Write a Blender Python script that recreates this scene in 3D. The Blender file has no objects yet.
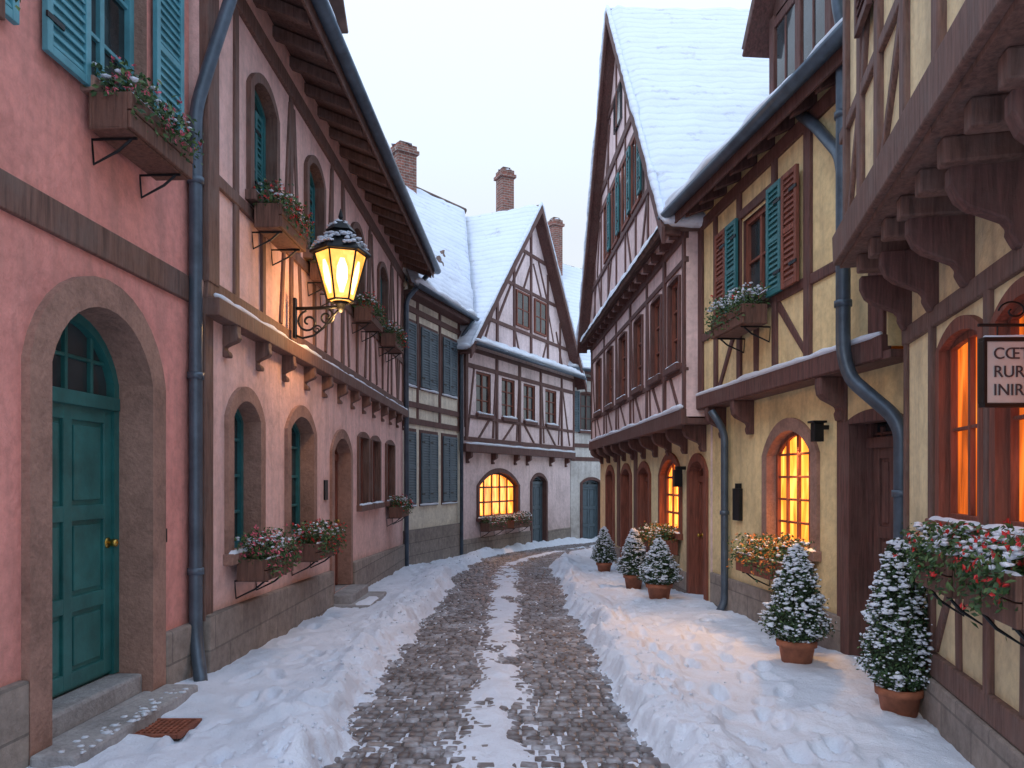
import bpy, bmesh, math, random
import numpy as np
from mathutils import Vector, Matrix, noise
random.seed(7); np.random.seed(7)
R=random.uniform
scene=bpy.context.scene

# ------------------------------------------------------------------ materials
def newmat(name):
    m=bpy.data.materials.new(name); m.use_nodes=True
    nt=m.node_tree; b=nt.nodes['Principled BSDF']
    return m,nt,b
def node(nt,t,**kw):
    n=nt.nodes.new(t)
    for k,v in kw.items(): setattr(n,k,v)
    return n
def coords(nt,scale=(1,1,1)):
    g=node(nt,'ShaderNodeNewGeometry'); mp=node(nt,'ShaderNodeMapping'); mp.inputs['Scale'].default_value=scale
    nt.links.new(g.outputs['Position'],mp.inputs['Vector']); return mp.outputs[0]
def tex(nt,vec,scale,detail=6,rough=.6,dist=0):
    n=node(nt,'ShaderNodeTexNoise'); n.inputs['Scale'].default_value=scale; n.inputs['Detail'].default_value=min(detail,4)
    n.inputs['Roughness'].default_value=rough; n.inputs['Distortion'].default_value=dist
    nt.links.new(vec,n.inputs['Vector']); return n.outputs['Fac']
def ramp(nt,fac,stops):
    r=node(nt,'ShaderNodeValToRGB'); nt.links.new(fac,r.inputs[0]); e=r.color_ramp.elements
    while len(e)<len(stops): e.new(.5)
    for i,(p,c) in enumerate(stops):
        e[i].position=p; e[i].color=(c[0],c[1],c[2],1) if isinstance(c,(tuple,list)) else (c,c,c,1)
    return r.outputs[0]
def mixc(nt,fac,a,b,mode='MIX'):
    m=node(nt,'ShaderNodeMix',data_type='RGBA',blend_type=mode)
    for sock,val in ((m.inputs[0],fac),(m.inputs[6],a),(m.inputs[7],b)):
        if hasattr(val,'links') or hasattr(val,'is_output'): nt.links.new(val,sock)
        elif isinstance(val,(tuple,list)): sock.default_value=(val[0],val[1],val[2],1)
        else: sock.default_value=val
    return m.outputs[2]
def bump(nt,b,h,dist,strength=1,prev=None):
    n=node(nt,'ShaderNodeBump'); n.inputs['Distance'].default_value=dist; n.inputs['Strength'].default_value=strength
    nt.links.new(h,n.inputs['Height'])
    if prev is not None: nt.links.new(prev,n.inputs['Normal'])
    nt.links.new(n.outputs[0],b.inputs['Normal']); return n.outputs[0]
def mul(c,k): return tuple(x*k for x in c)

def plaster(name,c,dirt=(.20,.15,.12)):
    m,nt,b=newmat(name); v=coords(nt)
    base=ramp(nt,tex(nt,v,1.3,8,.65),[(.3,mul(c,.76)),(.5,c),(.75,mul(c,1.1))])
    fine=ramp(nt,tex(nt,v,14,8,.7),[(.3,.80),(.6,1.0)])
    col=mixc(nt,1.0,base,fine,'MULTIPLY')
    sep=node(nt,'ShaderNodeSeparateXYZ'); g=node(nt,'ShaderNodeNewGeometry'); nt.links.new(g.outputs['Position'],sep.inputs[0])
    mr=node(nt,'ShaderNodeMapRange'); mr.inputs[1].default_value=1.3; mr.inputs[2].default_value=.1; nt.links.new(sep.outputs[2],mr.inputs[0])
    st=ramp(nt,tex(nt,coords(nt,(7,7,.7)),1.0,6,.6),[(.45,0.0),(.75,.6)])
    ma=node(nt,'ShaderNodeMath',operation='MULTIPLY'); nt.links.new(mr.outputs[0],ma.inputs[0]); nt.links.new(ramp(nt,tex(nt,v,5,7,.7),[(.3,0.2),(.7,1.0)]),ma.inputs[1])
    mx=node(nt,'ShaderNodeMath',operation='MAXIMUM'); nt.links.new(ma.outputs[0],mx.inputs[0]); nt.links.new(st,mx.inputs[1])
    m2=node(nt,'ShaderNodeMath',operation='MULTIPLY'); nt.links.new(mx.outputs[0],m2.inputs[0]); m2.inputs[1].default_value=.6
    col=mixc(nt,m2.outputs[0],col,dirt)
    nt.links.new(col,b.inputs['Base Color']); b.inputs['Roughness'].default_value=.88
    p=bump(nt,b,tex(nt,v,6,5,.5),.03,.7); bump(nt,b,tex(nt,v,45,6,.7),.006,.9,p)
    return m
def wood(name,c,grey=(.19,.15,.135)):
    m,nt,b=newmat(name); v=coords(nt,(1,1,1))
    g1=tex(nt,coords(nt,(35,35,3)),1,7,.65,.4)
    base=ramp(nt,g1,[(.3,mul(c,.5)),(.5,c),(.7,mul(c,1.5))])
    col=mixc(nt,ramp(nt,tex(nt,v,3,6,.7),[(.45,0.0),(.8,.6)]),base,grey)
    nt.links.new(col,b.inputs['Base Color']); b.inputs['Roughness'].default_value=.75
    p=bump(nt,b,g1,.006,.8); bump(nt,b,tex(nt,v,18,6,.7),.006,.6,p)
    return m
def simple(name,c,rough=.6,metal=0,var=.25,sc=6,bs=30,bd=.002):
    m,nt,b=newmat(name); v=coords(nt)
    col=ramp(nt,tex(nt,v,sc,7,.65),[(.3,mul(c,1-var)),(.7,mul(c,1+var))])
    nt.links.new(col,b.inputs['Base Color']); b.inputs['Roughness'].default_value=rough; b.inputs['Metallic'].default_value=metal
    if bd: bump(nt,b,tex(nt,v,bs,6,.6),bd,.7)
    return m
def stone(name,c):
    m,nt,b=newmat(name); v=coords(nt)
    col=ramp(nt,tex(nt,v,2.5,9,.7),[(.25,mul(c,.55)),(.5,c),(.75,mul(c,1.25))])
    col=mixc(nt,1.0,col,ramp(nt,tex(nt,v,25,8,.75),[(.3,.7),(.65,1.0)]),'MULTIPLY')
    nt.links.new(col,b.inputs['Base Color']); b.inputs['Roughness'].default_value=.85
    p=bump(nt,b,tex(nt,v,5,6,.6),.03,.7); bump(nt,b,tex(nt,v,40,8,.75),.008,.8,p)
    return m
def glassmat(name,c):
    m,nt,b=newmat(name); v=coords(nt)
    col=ramp(nt,tex(nt,v,2.2,3,.5),[(.35,mul(c,.5)),(.65,mul(c,1.6))])
    nt.links.new(col,b.inputs['Base Color']); b.inputs['Roughness'].default_value=.08; b.inputs['IOR'].default_value=1.5
    bump(nt,b,tex(nt,v,4,2,.5),.01,.3)
    return m
def glow(name,c1,c2,s,sc=3,lo=.35,str_=(1,1,1)):
    m,nt,b=newmat(name); v=coords(nt,str_)
    f=tex(nt,v,sc,3,.55,.6)
    col=ramp(nt,f,[(.3,mul(c1,lo)),(.5,c1),(.68,c2)])
    nt.links.new(col,b.inputs['Emission Color']); b.inputs['Emission Strength'].default_value=s
    b.inputs['Base Color'].default_value=(.05,.03,.02,1); b.inputs['Roughness'].default_value=.15
    return m
def snowmat(name,c=(.78,.85,.95),b1=.02,b2=.006,grime=0):
    m,nt,b=newmat(name); v=coords(nt)
    col=ramp(nt,tex(nt,v,3,7,.6),[(.3,mul(c,.88)),(.7,c)])
    if grime: col=mixc(nt,ramp(nt,tex(nt,v,7,7,.8),[(.58,0.0),(.8,grime)]),col,(.45,.46,.49))
    nt.links.new(col,b.inputs['Base Color']); b.inputs['Roughness'].default_value=.55
    b.inputs['Specular IOR Level'].default_value=.35
    p=bump(nt,b,tex(nt,v,9,6,.6),b1,.6); bump(nt,b,tex(nt,v,60,6,.75),b2,.7,p)
    return m
def roofsnow(name):
    m,nt,b=newmat(name); v=coords(nt)
    w=node(nt,'ShaderNodeTexWave',wave_type='BANDS',bands_direction='Z'); w.inputs['Scale'].default_value=1.9; w.inputs['Distortion'].default_value=1.6; w.inputs['Detail'].default_value=3; w.inputs['Detail Scale'].default_value=2
    nt.links.new(v,w.inputs['Vector'])
    n=tex(nt,v,1.5,9,.78)
    ma=node(nt,'ShaderNodeMath',operation='MULTIPLY_ADD'); nt.links.new(w.outputs['Fac'],ma.inputs[0]); ma.inputs[1].default_value=.07; nt.links.new(n,ma.inputs[2])
    f=ramp(nt,ma.outputs[0],[(.30,.55),(.44,0.0)])
    tile=ramp(nt,tex(nt,v,12,5,.6),[(.3,(.24,.22,.23)),(.7,(.40,.38,.38))])
    sn=ramp(nt,w.outputs['Fac'],[(.0,(.62,.69,.80)),(.3,(.70,.77,.88))])
    nt.links.new(mixc(nt,f,sn,tile),b.inputs['Base Color']); b.inputs['Roughness'].default_value=.6
    p=bump(nt,b,w.outputs['Fac'],.012,.4); bump(nt,b,tex(nt,v,5,7,.7),.05,.6,p)
    return m
def tilemat(name):
    m,nt,b=newmat(name); v=coords(nt)
    w=node(nt,'ShaderNodeTexVoronoi'); w.inputs['Scale'].default_value=6; nt.links.new(v,w.inputs['Vector'])
    col=ramp(nt,w.outputs['Distance'],[(.0,(.22,.13,.10)),(.6,(.10,.06,.05))])
    nt.links.new(col,b.inputs['Base Color']); b.inputs['Roughness'].default_value=.8; bump(nt,b,w.outputs['Distance'],.02,1)
    return m
def brickmat(name,sx=.22,sy=.075,c1=(.30,.11,.08,1),c2=(.18,.08,.06,1),mo=(.35,.31,.28,1),ms=.008):
    m,nt,b=newmat(name); g=node(nt,'ShaderNodeNewGeometry'); sep=node(nt,'ShaderNodeSeparateXYZ'); cb=node(nt,'ShaderNodeCombineXYZ')
    nt.links.new(g.outputs['Position'],sep.inputs[0]); ad=node(nt,'ShaderNodeMath',operation='ADD')
    nt.links.new(sep.outputs[0],ad.inputs[0]); nt.links.new(sep.outputs[1],ad.inputs[1]); nt.links.new(ad.outputs[0],cb.inputs[0]); nt.links.new(sep.outputs[2],cb.inputs[1])
    t=node(nt,'ShaderNodeTexBrick'); nt.links.new(cb.outputs[0],t.inputs['Vector']); t.inputs['Scale'].default_value=1
    t.inputs['Brick Width'].default_value=sx; t.inputs['Row Height'].default_value=sy; t.inputs['Mortar Size'].default_value=ms
    t.inputs['Color1'].default_value=c1; t.inputs['Color2'].default_value=c2; t.inputs['Mortar'].default_value=mo
    col=mixc(nt,1.0,t.outputs['Color'],ramp(nt,tex(nt,coords(nt),9,6,.7),[(.3,.65),(.7,1.15)]),'MULTIPLY')
    nt.links.new(col,b.inputs['Base Color']); b.inputs['Roughness'].default_value=.85
    p=bump(nt,b,t.outputs['Fac'],-.008,.8); bump(nt,b,tex(nt,coords(nt),25,6,.7),.012,.8,p)
    return m

M={}
M['pl_salmon']=plaster('salmon_plaster',(.84,.35,.30),(.24,.16,.13))
M['pl_pink']=plaster('pink_plaster',(.86,.56,.51),(.28,.19,.16))
M['pl_cream']=plaster('cream_plaster',(.86,.80,.65))
M['pl_rose']=plaster('rose_white_plaster',(.87,.71,.71),(.3,.22,.2))
M['pl_rose2']=plaster('rose_plaster',(.87,.66,.64),(.3,.2,.18))
M['pl_yellow']=plaster('yellow_plaster',(.88,.69,.36))
M['pl_yellow2']=plaster('pale_yellow_plaster',(.89,.74,.44))
M['pl_grey']=plaster('grey_plaster',(.72,.71,.69))
M['wood']=wood('oak_timber',(.15,.078,.060))
M['wood_dk']=wood('dark_oak_timber',(.115,.050,.042),(.15,.10,.085))
M['wood_red']=wood('red_brown_joinery',(.21,.065,.04),(.17,.075,.055))
M['wood_box']=wood('weathered_planter_wood',(.14,.065,.045),(.15,.09,.07))
M['surround']=stone('sandstone_surround',(.38,.22,.17))
M['stone']=brickmat('plinth_stone_blocks',.62,.27,(.33,.28,.24,1),(.25,.21,.185,1),(.19,.165,.145,1),.008)
M['step']=stone('step_stone',(.38,.37,.37))
M['teal_door']=simple('teal_door_paint',(.022,.135,.13),.42,0,.3,5,25,.002)
M['teal']=simple('teal_shutter_paint',(.09,.30,.36),.5,0,.22,6,25,.002)
M['teal_dk']=simple('dark_teal_shutter_paint',(.025,.15,.165),.5,0,.25,6)
M['slate']=simple('blue_grey_shutter_paint',(.085,.13,.16),.55,0,.2,6)
M['metal']=simple('zinc_downpipe',(.085,.115,.15),.42,.4,.3,5)
M['iron']=simple('wrought_iron',(.018,.02,.022),.45,.6,.2,10)
M['brass']=simple('brass_knob',(.5,.33,.08),.3,1,.1,10)
M['glass']=glassmat('window_glass',(.035,.045,.05))
M['amber']=glow('lit_amber_window',(.85,.21,.020),(1.0,.38,.075),3.3,1.0,.28,(7,7,1.3))
M['orange']=glow('lit_orange_interior',(.75,.13,.010),(1.0,.26,.03),1.25,1.0,.30,(7,7,1.2))
M['lampglow']=glow('lantern_flame_glass',(1.0,.50,.13),(1.0,.72,.30),10.0,4,.8)
M['lampouter']=glow('lantern_pane_glass',(1.0,.38,.06),(1.0,.50,.12),2.1,6,.6)
M['snow']=snowmat('snow')
M['snow_g']=snowmat('street_snow',(.78,.85,.96),.035,.014,.30)
M['roofsnow']=roofsnow('snowy_roof_tiles')
M['tile']=tilemat('clay_tiles')
M['brick']=brickmat('chimney_brick')
M['leaf']=simple('leaf_green',(.035,.085,.028),.6,0,.5,25,10,0)
M['leaf2']=simple('leaf_light_green',(.085,.15,.045),.6,0,.4,25,10,0)
M['conifer']=simple('topiary_green',(.025,.055,.024),.65,0,.5,20,10,0)
M['core']=simple('topiary_dark_core',(.018,.028,.014),.9,0,.4,20,10,0)
M['red']=simple('red_petals',(.60,.03,.03),.6,0,.3,20,10,0)
M['pinkf']=simple('pink_petals',(.65,.12,.18),.6,0,.3,20,10,0)
M['orangef']=simple('orange_petals',(.65,.22,.04),.6,0,.3,20,10,0)
M['pot']=simple('terracotta',(.36,.13,.07),.8,0,.35,9,40,.003)
M['soil']=simple('soil',(.03,.02,.015),.95)
M['signface']=simple('sign_board_paint',(.50,.49,.47),.6,0,.12,8)
M['lettering']=simple('sign_lettering',(.035,.035,.045),.6,0,.05,8,10,0)
M['rust']=simple('rusty_grate',(.26,.085,.05),.7,.2,.4,20)

# ------------------------------------------------------------------ mesh helpers
OBJS=[]
class Part:
    def __init__(s,name,mat,bevel=0,smooth=False):
        s.name=name; s.mat=mat; s.v=[]; s.f=[]; s.bevel=bevel; s.smooth=smooth
    def add(s,vs,fs):
        o=len(s.v); s.v+= [tuple(x) for x in vs]; s.f+=[tuple(i+o for i in f) for f in fs]
    def poly(s,vs): s.add(vs,[tuple(range(len(vs)))])
    def hexa(s,p):
        s.add(p,[(0,1,2,3),(4,5,6,7),(0,1,5,4),(1,2,6,5),(2,3,7,6),(3,0,4,7)])
    def wbox(s,w,a0,a1,h0,h1,n0,n1):
        P=w.P; s.hexa([P(a0,h0,n0),P(a1,h0,n0),P(a1,h0,n1),P(a0,h0,n1),P(a0,h1,n0),P(a1,h1,n0),P(a1,h1,n1),P(a0,h1,n1)])
    def beam(s,w,a0,h0,a1,h1,wd,n1,n0=-.03,jit=.014):
        dx=a1-a0; dh=h1-h0; L=math.hypot(dx,dh) or 1; px=-dh/L*wd/2; ph=dx/L*wd/2
        n1+=R(0,.010); j=lambda:R(-jit,jit)
        c=[(a0+px+j(),h0+ph+j()*.3),(a1+px+j(),h1+ph+j()*.3),(a1-px+j(),h1-ph+j()*.3),(a0-px+j(),h0-ph+j()*.3)]
        s.hexa([w.P(a,h,n0) for a,h in c]+[w.P(a,h,n1+R(-.002,.002)) for a,h in c])
    def box(s,c,sz,rz=0):
        c=Vector(c); m=Matrix.Rotation(rz,3,'Z'); x,y,z=[q/2 for q in sz]
        s.hexa([c+m@Vector(q) for q in ((-x,-y,-z),(x,-y,-z),(x,y,-z),(-x,y,-z),(-x,-y,z),(x,-y,z),(x,y,z),(-x,y,z))])
    def slab(s,A,B,C,D,t):
        A,B,C,D=map(Vector,(A,B,C,D)); n=(B-A).cross(D-A).normalized()
        if n.z<0: n=-n
        s.hexa([A-n*t,B-n*t,C-n*t,D-n*t,A,B,C,D])
    def tube(s,pts,r,seg=10,cap=True):
        pts=[Vector(p) for p in pts]; n=len(pts); base=len(s.v); up=Vector((.123,.456,.88)).normalized()
        prev=None
        for i,p in enumerate(pts):
            t=(pts[min(i+1,n-1)]-pts[max(i-1,0)]).normalized()
            if prev is None: x=t.cross(up).normalized()
            else: x=(prev-t*prev.dot(t)).normalized()
            prev=x; y=t.cross(x); rr=r[i] if isinstance(r,(list,tuple)) else r
            for k in range(seg):
                a=2*math.pi*k/seg; q=p+x*(rr*math.cos(a))+y*(rr*math.sin(a)); s.v.append(tuple(q))
        for i in range(n-1):
            for k in range(seg):
                a=base+i*seg+k; b=base+i*seg+(k+1)%seg; s.f.append((a,b,b+seg,a+seg))
        if cap:
            s.f.append(tuple(base+k for k in range(seg))); s.f.append(tuple(base+(n-1)*seg+k for k in range(seg)))
    def gutter(s,A,B,r):
        A,B=Vector(A),Vector(B); t=(B-A).normalized(); side=t.cross(Vector((0,0,1))).normalized(); K=8
        vs=[];fs=[]
        for P in (A,B):
            for rr in (r,r-.008):
                for k in range(K+1):
                    a=math.pi*k/K; vs.append(P+side*(rr*math.cos(a))-Vector((0,0,1))*(rr*math.sin(a)))
        q=K+1
        for k in range(K):
            fs+= [(k,k+1,2*q+k+1,2*q+k),(q+k,q+k+1,3*q+k+1,3*q+k),(k,k+1,q+k+1,q+k),(2*q+k,2*q+k+1,3*q+k+1,3*q+k)]
        fs+=[(0,q,3*q,2*q),(K,q+K,3*q+K,2*q+K)]
        s.add(vs,fs)
    def snow(s,A,B,C,D,t,res=.14,edge=1.4):
        A,B,C,D=map(Vector,(A,B,C,D)); n=(B-A).cross(D-A).normalized()
        if n.z<0:n=-n
        Lu=(B-A).length; Lv=(D-A).length; nx=max(3,int(Lu/res)); ny=max(5,int(Lv/res)); nx=min(nx,140); ny=min(ny,60)
        vs=[];fs=[]
        for j in range(ny+1):
            v=j/ny
            for i in range(nx+1):
                u=i/nx; p=(A*(1-u)+B*u)*(1-v)+(D*(1-u)+C*u)*v
                e=min(u*Lu,(1-u)*Lu,v*Lv,(1-v)*Lv); f=math.sqrt(min(1,e/(t*edge)))
                k=t*f*(.85+.45*noise.noise(p*2.3)+.25*noise.noise(p*8))
                inpl=(.35*t*noise.noise(p*3.1+Vector((5,1,2)))) if e<1e-6 else 0
                vs.append(p+n*(k-.004)+Vector((0,0,inpl)))
        for j in range(ny):
            for i in range(nx):
                a=j*(nx+1)+i; fs.append((a,a+1,a+nx+2,a+nx+1))
        s.add(vs,fs)
    def roll(s,A,B,r,drop=.6):
        """rounded lip of snow hanging over an eave"""
        A,B=Vector(A),Vector(B); n=max(4,int((B-A).length/.12)); pts=[];rad=[]
        for i in range(n+1):
            p=A.lerp(B,i/n); q=noise.noise(p*1.7)+.5*noise.noise(p*5.3)
            pts.append(p+Vector((0,0,.02*q))); rad.append(r*(.8+.5*q) if 0<i<n else r*.3)
        rad=[max(.015,x) for x in rad]; s.tube(pts,rad,8)
    def blob(s,c,r,flat=.6):
        c=Vector(c); rx,ry=R(.6,1.4),R(.6,1.4)
        q=[Vector((R(.8,1.2)*x*r*rx,R(.8,1.2)*y*r*ry,R(.8,1.2)*z*r*flat)) for x,y,z in ICO_V]
        s.add([c+x for x in q],ICO_F)
    def leaf(s,p,sz,nrm=None):
        p=Vector(p); d=Vector((R(-1,1),R(-1,1),R(-1,1)))
        if nrm is not None: d=d*.9+nrm
        d.normalize(); u=d.orthogonal().normalized(); u=(Matrix.Rotation(R(0,6.28),3,d)@u); w=d.cross(u)
        a=sz*R(.7,1.3); b=a*.5; k=len(s.v)
        s.v+= [tuple(p-u*a),tuple(p-w*b+d*b*.3),tuple(p+u*a),tuple(p+w*b+d*b*.3)]; s.f.append((k,k+1,k+2,k+3))
_b=bmesh.new(); bmesh.ops.create_icosphere(_b,subdivisions=1,radius=1); ICO_V=[tuple(v.co) for v in _b.verts]; ICO_F=[tuple(v.index for v in f.verts) for f in _b.faces]; _b.free()

class Obj:
    def __init__(s,name,loc): s.name=name; s.loc=Vector(loc); s.parts={}; OBJS.append(s); s.extra=[]
    def part(s,name,mat,bevel=0,smooth=False):
        k=(name,mat)
        if k not in s.parts: s.parts[k]=Part(name,M[mat],bevel,smooth)
        return s.parts[k]
    def finish(s):
        e=bpy.data.objects.new(s.name,None); e.location=s.loc; scene.collection.objects.link(e); e.empty_display_size=.3
        for (nm,_),p in s.parts.items():
            if not p.f: continue
            me=bpy.data.meshes.new(nm); l=s.loc
            me.from_pydata([(v[0]-l.x,v[1]-l.y,v[2]-l.z) for v in p.v],[],p.f); me.materials.append(p.mat)
            bm=bmesh.new(); bm.from_mesh(me); bmesh.ops.recalc_face_normals(bm,faces=bm.faces); bm.to_mesh(me); bm.free()
            if p.smooth: me.polygons.foreach_set('use_smooth',[True]*len(me.polygons))
            o=bpy.data.objects.new(nm,me); scene.collection.objects.link(o); o.parent=e
            if p.bevel:
                b=o.modifiers.new('bevel','BEVEL'); b.width=p.bevel; b.segments=2; b.limit_method='ANGLE'; b.angle_limit=.6
        for o in s.extra: o.parent=e
        return e

class W:
    def __init__(s,x0,y0,x1,y1,side):
        s.side=side; s.p=Vector((x0,y0)); d=Vector((x1-x0,y1-y0)); s.L=d.length; d.normalize(); s.d=d
        s.n=Vector((d.y,-d.x)) if side=='L' else Vector((-d.y,d.x))
    def P(s,a,h,n=0):
        q=s.p+s.d*a+s.n*n; return Vector((q.x,q.y,h))
    def a(s,y): return (y-s.p.y)/s.d.y

def g(y): return -.025*min(max(0,y-6),24)

def arch(a0,a1,h0,hs,hc,N=14):
    w=(a1-a0)/2; mid=(a0+a1)/2; rise=hc-hs; pts=[(a0,h0)]
    if rise<.01:
        for i in range(N+1): pts.append((a0+(a1-a0)*i/N,hs))
    elif rise<=w:
        r=(w*w+rise*rise)/(2*rise); th=math.asin(min(1,w/r)); 
        for i in range(N+1):
            t=-th+2*th*i/N; pts.append((mid+r*math.sin(t),hc-r+r*math.cos(t)))
    else:
        for i in range(N+1):
            t=math.pi*(1-i/N); pts.append((mid+w*math.cos(t),hs+rise*math.sin(t)))
    pts.append((a1,h0)); return pts
def arch_h(pts,a):
    for (x0,y0),(x1,y1) in zip(pts[1:-1],pts[2:-1]):
        if x0-1e-6<=a<=x1+1e-6: return y0+(y1-y0)*((a-x0)/max(1e-6,x1-x0))
    return pts[1][1]
def ring(part,w,out,inn,nf,nb):
    P=w.P
    for i in range(len(out)-1):
        o0,o1,i0,i1=out[i],out[i+1],inn[i],inn[i+1]
        part.poly([P(*o0,nf),P(*o1,nf),P(*i1,nf),P(*i0,nf)])
        part.poly([P(*o0,nf),P(*o1,nf),P(*o1,nb),P(*o0,nb)])
        part.poly([P(*i0,nf),P(*i1,nf),P(*i1,nb),P(*i0,nb)])

def opening(o,w,a0,a1,h0,hs,hc,depth,sur=.0,surmat='surround',sill=True,proud=.035):
    inn=arch(a0,a1,h0,hs,hc); P=w.P
    if sur>0:
        out=arch(a0-sur,a1+sur,h0,hs,hc+sur)
        ring(o.part('opening_surrounds',surmat,.006),w,out,inn,proud,-depth)
    else:
        rv=o.part('reveals',surmat)
        for i in range(len(inn)-1): rv.poly([P(*inn[i],0),P(*inn[i+1],0),P(*inn[i+1],-depth),P(*inn[i],-depth)])
    if sill:
        o.part('sills',surmat,.008).wbox(w,a0-sur-.03,a1+sur+.03,h0-.09,h0+.003,-depth,proud+.05)
        o.part('sill_snow','snow',0,True).snow(P(a0-sur,h0+.003,proud+.05),P(a1+sur,h0+.003,proud+.05),P(a1+sur,h0+.003,proud-.03),P(a0-sur,h0+.003,proud-.03),.035,.05)
    return dict(a0=a0,a1=a1,h0=h0,h1=hc,arc=inn)
def build_wall(o,w,a0,a1,h0,h1,holes,mat,name='walls'):
    p=o.part(name,mat); P=w.P
    xs=sorted(set([a0,a1]+[q for h in holes for q in (h['a0'],h['a1'])])); ys=sorted(set([h0,h1]+[q for h in holes for q in (h['h0'],h['h1'])]))
    xs=[x for x in xs if a0-1e-6<=x<=a1+1e-6]; ys=[y for y in ys if h0-1e-6<=y<=h1+1e-6]
    for i in range(len(xs)-1):
        for j in range(len(ys)-1):
            cx=(xs[i]+xs[i+1])/2; cy=(ys[j]+ys[j+1])/2
            if any(h['a0']<cx<h['a1'] and h['h0']<cy<h['h1'] for h in holes): continue
            p.poly([P(xs[i],ys[j]),P(xs[i+1],ys[j]),P(xs[i+1],ys[j+1]),P(xs[i],ys[j+1])])
    for h in holes:
        arc=h['arc'][1:-1]; mid=(h['a0']+h['a1'])/2
        if arc[len(arc)//2][1]-arc[0][1]<.01: continue
        for (x0,y0),(x1,y1) in zip(arc,arc[1:]):
            c=h['a0'] if (x0+x1)/2<mid else h['a1']
            p.poly([P(x0,y0),P(x1,y1),P(c,h['h1'])])
def body(o,w,a0,a1,h0,h1,depth,mat,name='walls'):
    p=o.part(name,mat); P=w.P
    p.poly([P(a0,h0,0),P(a0,h0,-depth),P(a0,h1,-depth),P(a0,h1,0)])
    p.poly([P(a1,h0,0),P(a1,h0,-depth),P(a1,h1,-depth),P(a1,h1,0)])
    p.poly([P(a0,h0,-depth),P(a1,h0,-depth),P(a1,h1,-depth),P(a0,h1,-depth)])
    p.poly([P(a0,h1,0),P(a1,h1,0),P(a1,h1,-depth),P(a0,h1,-depth)])
def window(o,w,a0,a1,h0,hs,hc,depth,fmat,nx=2,ny=3,glass='glass',fw=.055,bar=.028,back=True):
    pts=arch(a0,a1,h0,hs,hc); nb=-depth
    inn=arch(a0+fw,a1-fw,h0+fw,hs,max(hs+.001,hc-fw) if hc-hs>.01 else hs)
    if hc-hs<=.01: inn=[(x,min(y,hs-fw)) if 0<i<len(inn)-1 else (x,y) for i,(x,y) in enumerate(inn)]
    fr=o.part('window_frames',fmat,.004)
    ring(fr,w,pts,inn,nb+.05,nb)
    fr.wbox(w,a0,a1,h0,h0+fw,nb,nb+.052)
    o.part('glass_'+glass,glass).poly([w.P(x,y,nb+.012) for x,y in pts])
    for i in range(1,nx):
        a=a0+(a1-a0)*i/nx; wd=bar*(1.7 if (nx%2==0 and i==nx//2) else 1); fr.wbox(w,a-wd/2,a+wd/2,h0+fw,arch_h(pts,a)-.01,nb,nb+.043)
    for j in range(1,ny):
        h=h0+(hc-h0)*j/ny
        if h<hs: x0,x1=a0+.02,a1-.02
        else:
            xs=[x for x,y in pts[1:-1] if y>=h]
            if not xs: continue
            x0,x1=min(xs),max(xs)
        fr.wbox(w,x0,x1,h-bar/2,h+bar/2,nb,nb+.038)
def shutter(o,w,a0,a1,h0,h1,mat,n=.03,tilt=0):
    p=o.part('shutters',mat,.004); t=.035; f=.05
    p.wbox(w,a0,a0+f,h0,h1,n,n+t); p.wbox(w,a1-f,a1,h0,h1,n,n+t)
    m=(h0+h1)/2
    for hh in (h0,m-f/2,h1-f): p.wbox(w,a0+f,a1-f,hh,hh+f,n+.001,n+t-.001)
    p.wbox(w,a0+.01,a1-.01,h0+.01,h1-.01,n+.004,n+.012)
    k=int((h1-h0)/.06)
    for i in range(k):
        hh=h0+f+(h1-h0-2*f)*(i+.5)/k
        P=w.P; p.hexa([P(a0+f,hh-.018,n+.012),P(a1-f,hh-.018,n+.012),P(a1-f,hh-.024,n+.030),P(a0+f,hh-.024,n+.030),P(a0+f,hh+.02,n+.012),P(a1-f,hh+.02,n+.012),P(a1-f,hh-.012,n+.030),P(a0+f,hh-.012,n+.030)])
    o.part('hinges','iron').wbox(w,a0-.01,a0+.14,h0+.18,h0+.21,n+.03,n+t+.006); o.part('hinges','iron').wbox(w,a0-.01,a0+.14,h1-.21,h1-.18,n+.03,n+t+.006)
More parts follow.
